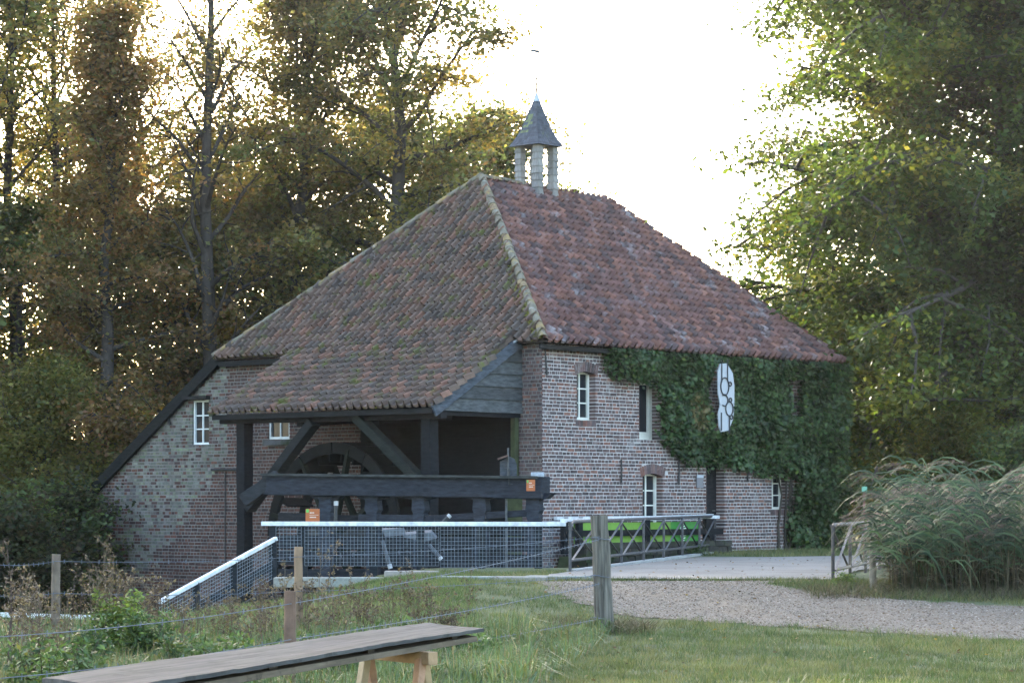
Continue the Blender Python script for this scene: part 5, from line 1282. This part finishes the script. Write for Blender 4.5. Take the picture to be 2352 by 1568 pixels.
def leafy(u, vt, Y, w, label, cols, seed, n=900, leaf=.05):
    t = at(u, vt, Y); z0 = float(H(t.x, t.y)); h = t.z - z0; r = thing('leafy_weed', label, 'weed', (t.x, t.y, z0), 0, 'green weeds by the fence'); rd = random.Random(seed); m = MB(); P, C = [], []
    for s in range(9):
        tip = Vector((rd.gauss(0, w * .5), rd.gauss(0, w * .5), h * rd.uniform(.6, 1))); b0 = Vector((rd.gauss(0, .05), rd.gauss(0, .05), 0)); m.tube([b0, b0.lerp(tip, .5) + Vector((0, 0, .05)), tip], [.007, .005, .003], 4, (.07, .06, .035), cap=False)
        for k in range(n // 9):
            f = rd.uniform(.12, 1); p = b0.lerp(tip, f); s_ = .09 * (1.1 - f * .6); P.append((p.x + rd.gauss(0, s_), p.y + rd.gauss(0, s_), p.z + rd.gauss(0, .03))); C.append(np.array(rd.choice(cols)) * rd.uniform(.6, 1.35) * (.8 + .4 * f))
    m.build('stem', M_bark, r); V, F = leaf_quads(np.array(P), leaf, rng, .2, 2.2); np_mesh('foliage', V, F, np.array(C), M_grass, r, kind='stuff')
G1 = [(.12, .17, .04), (.15, .19, .045), (.09, .13, .04)]; G2 = [(.07, .115, .045), (.06, .095, .04), (.09, .135, .05)]
leafy(268, 1352, 24, .22, 'bright green leafy weed bush left of the stair railing foot', G1, 1, 3600); leafy(325, 1385, 23, .25, 'fuller mid green weed bush right next to the bright one', G2 + G1[:1], 2, 4000)
leafy(208, 1400, 22, .12, 'slim dark green leafy weed left of the two bushes', G2, 3, 1600); leafy(1000, 1440, 24, .22, 'grassy grey green weed right of the table end', G2, 4, 2000, .06)
leafy(1160, 1478, 25.5, .3, 'low grey green weed tuft between table and corner post', [(.06, .085, .045), (.075, .095, .055)], 5, 2600, .06); leafy(560, 1452, 21, .25, 'low green weed under the barbed wire left of the brown post', G2, 6, 2200)
leafy(1940, 1312, 35.2, .14, 'small green nettle at the foot of the rusty railing end', G1, 7, 500, .045)
leafy(1600, 1250, 53.2, .22, 'green weed growing on the quay wall beside the dark door', G2, 8, 600, .06)

for k, (u, vt, Y) in enumerate(((60, 1455, 18), (120, 1470, 17), (185, 1462, 19), (400, 1440, 21), (455, 1452, 20), (520, 1470, 18.5), (620, 1462, 20), (735, 1440, 22), (790, 1452, 21.5), (850, 1430, 23), (910, 1420, 24.5), (955, 1425, 24), (1050, 1452, 24), (1105, 1462, 24.5))):
    leafy(u, vt, Y, .2, 'small leafy green weed in the tall grass just behind the plank table', G2 + ([(.15, .15, .05)] if k % 3 == 0 else G1[2:]), 20 + k, 900, .055)

# ------------------------------------------------------------------ thin haze, added mostly in place of lens veiling glare
hm = bpy.data.materials.new('veiling_haze'); hm.use_nodes = True; nt = hm.node_tree
for n_ in list(nt.nodes):
    if n_.type != 'OUTPUT_MATERIAL': nt.nodes.remove(n_)
pv = nt.nodes.new('ShaderNodeVolumePrincipled'); pv.inputs['Color'].default_value = (.92, .95, 1, 1); pv.inputs['Density'].default_value = .0001; pv.inputs['Anisotropy'].default_value = .45
nt.links.new(pv.outputs[0], nt.nodes['Material Output'].inputs['Volume'])
me = MB().box(-60, 60, -5, 130, -2.6, 24).mesh('haze'); me.materials.append(hm); link('haze', me, None, kind='stuff', label='thin added haze over the trees, mostly in place of lens glare', cat='haze')
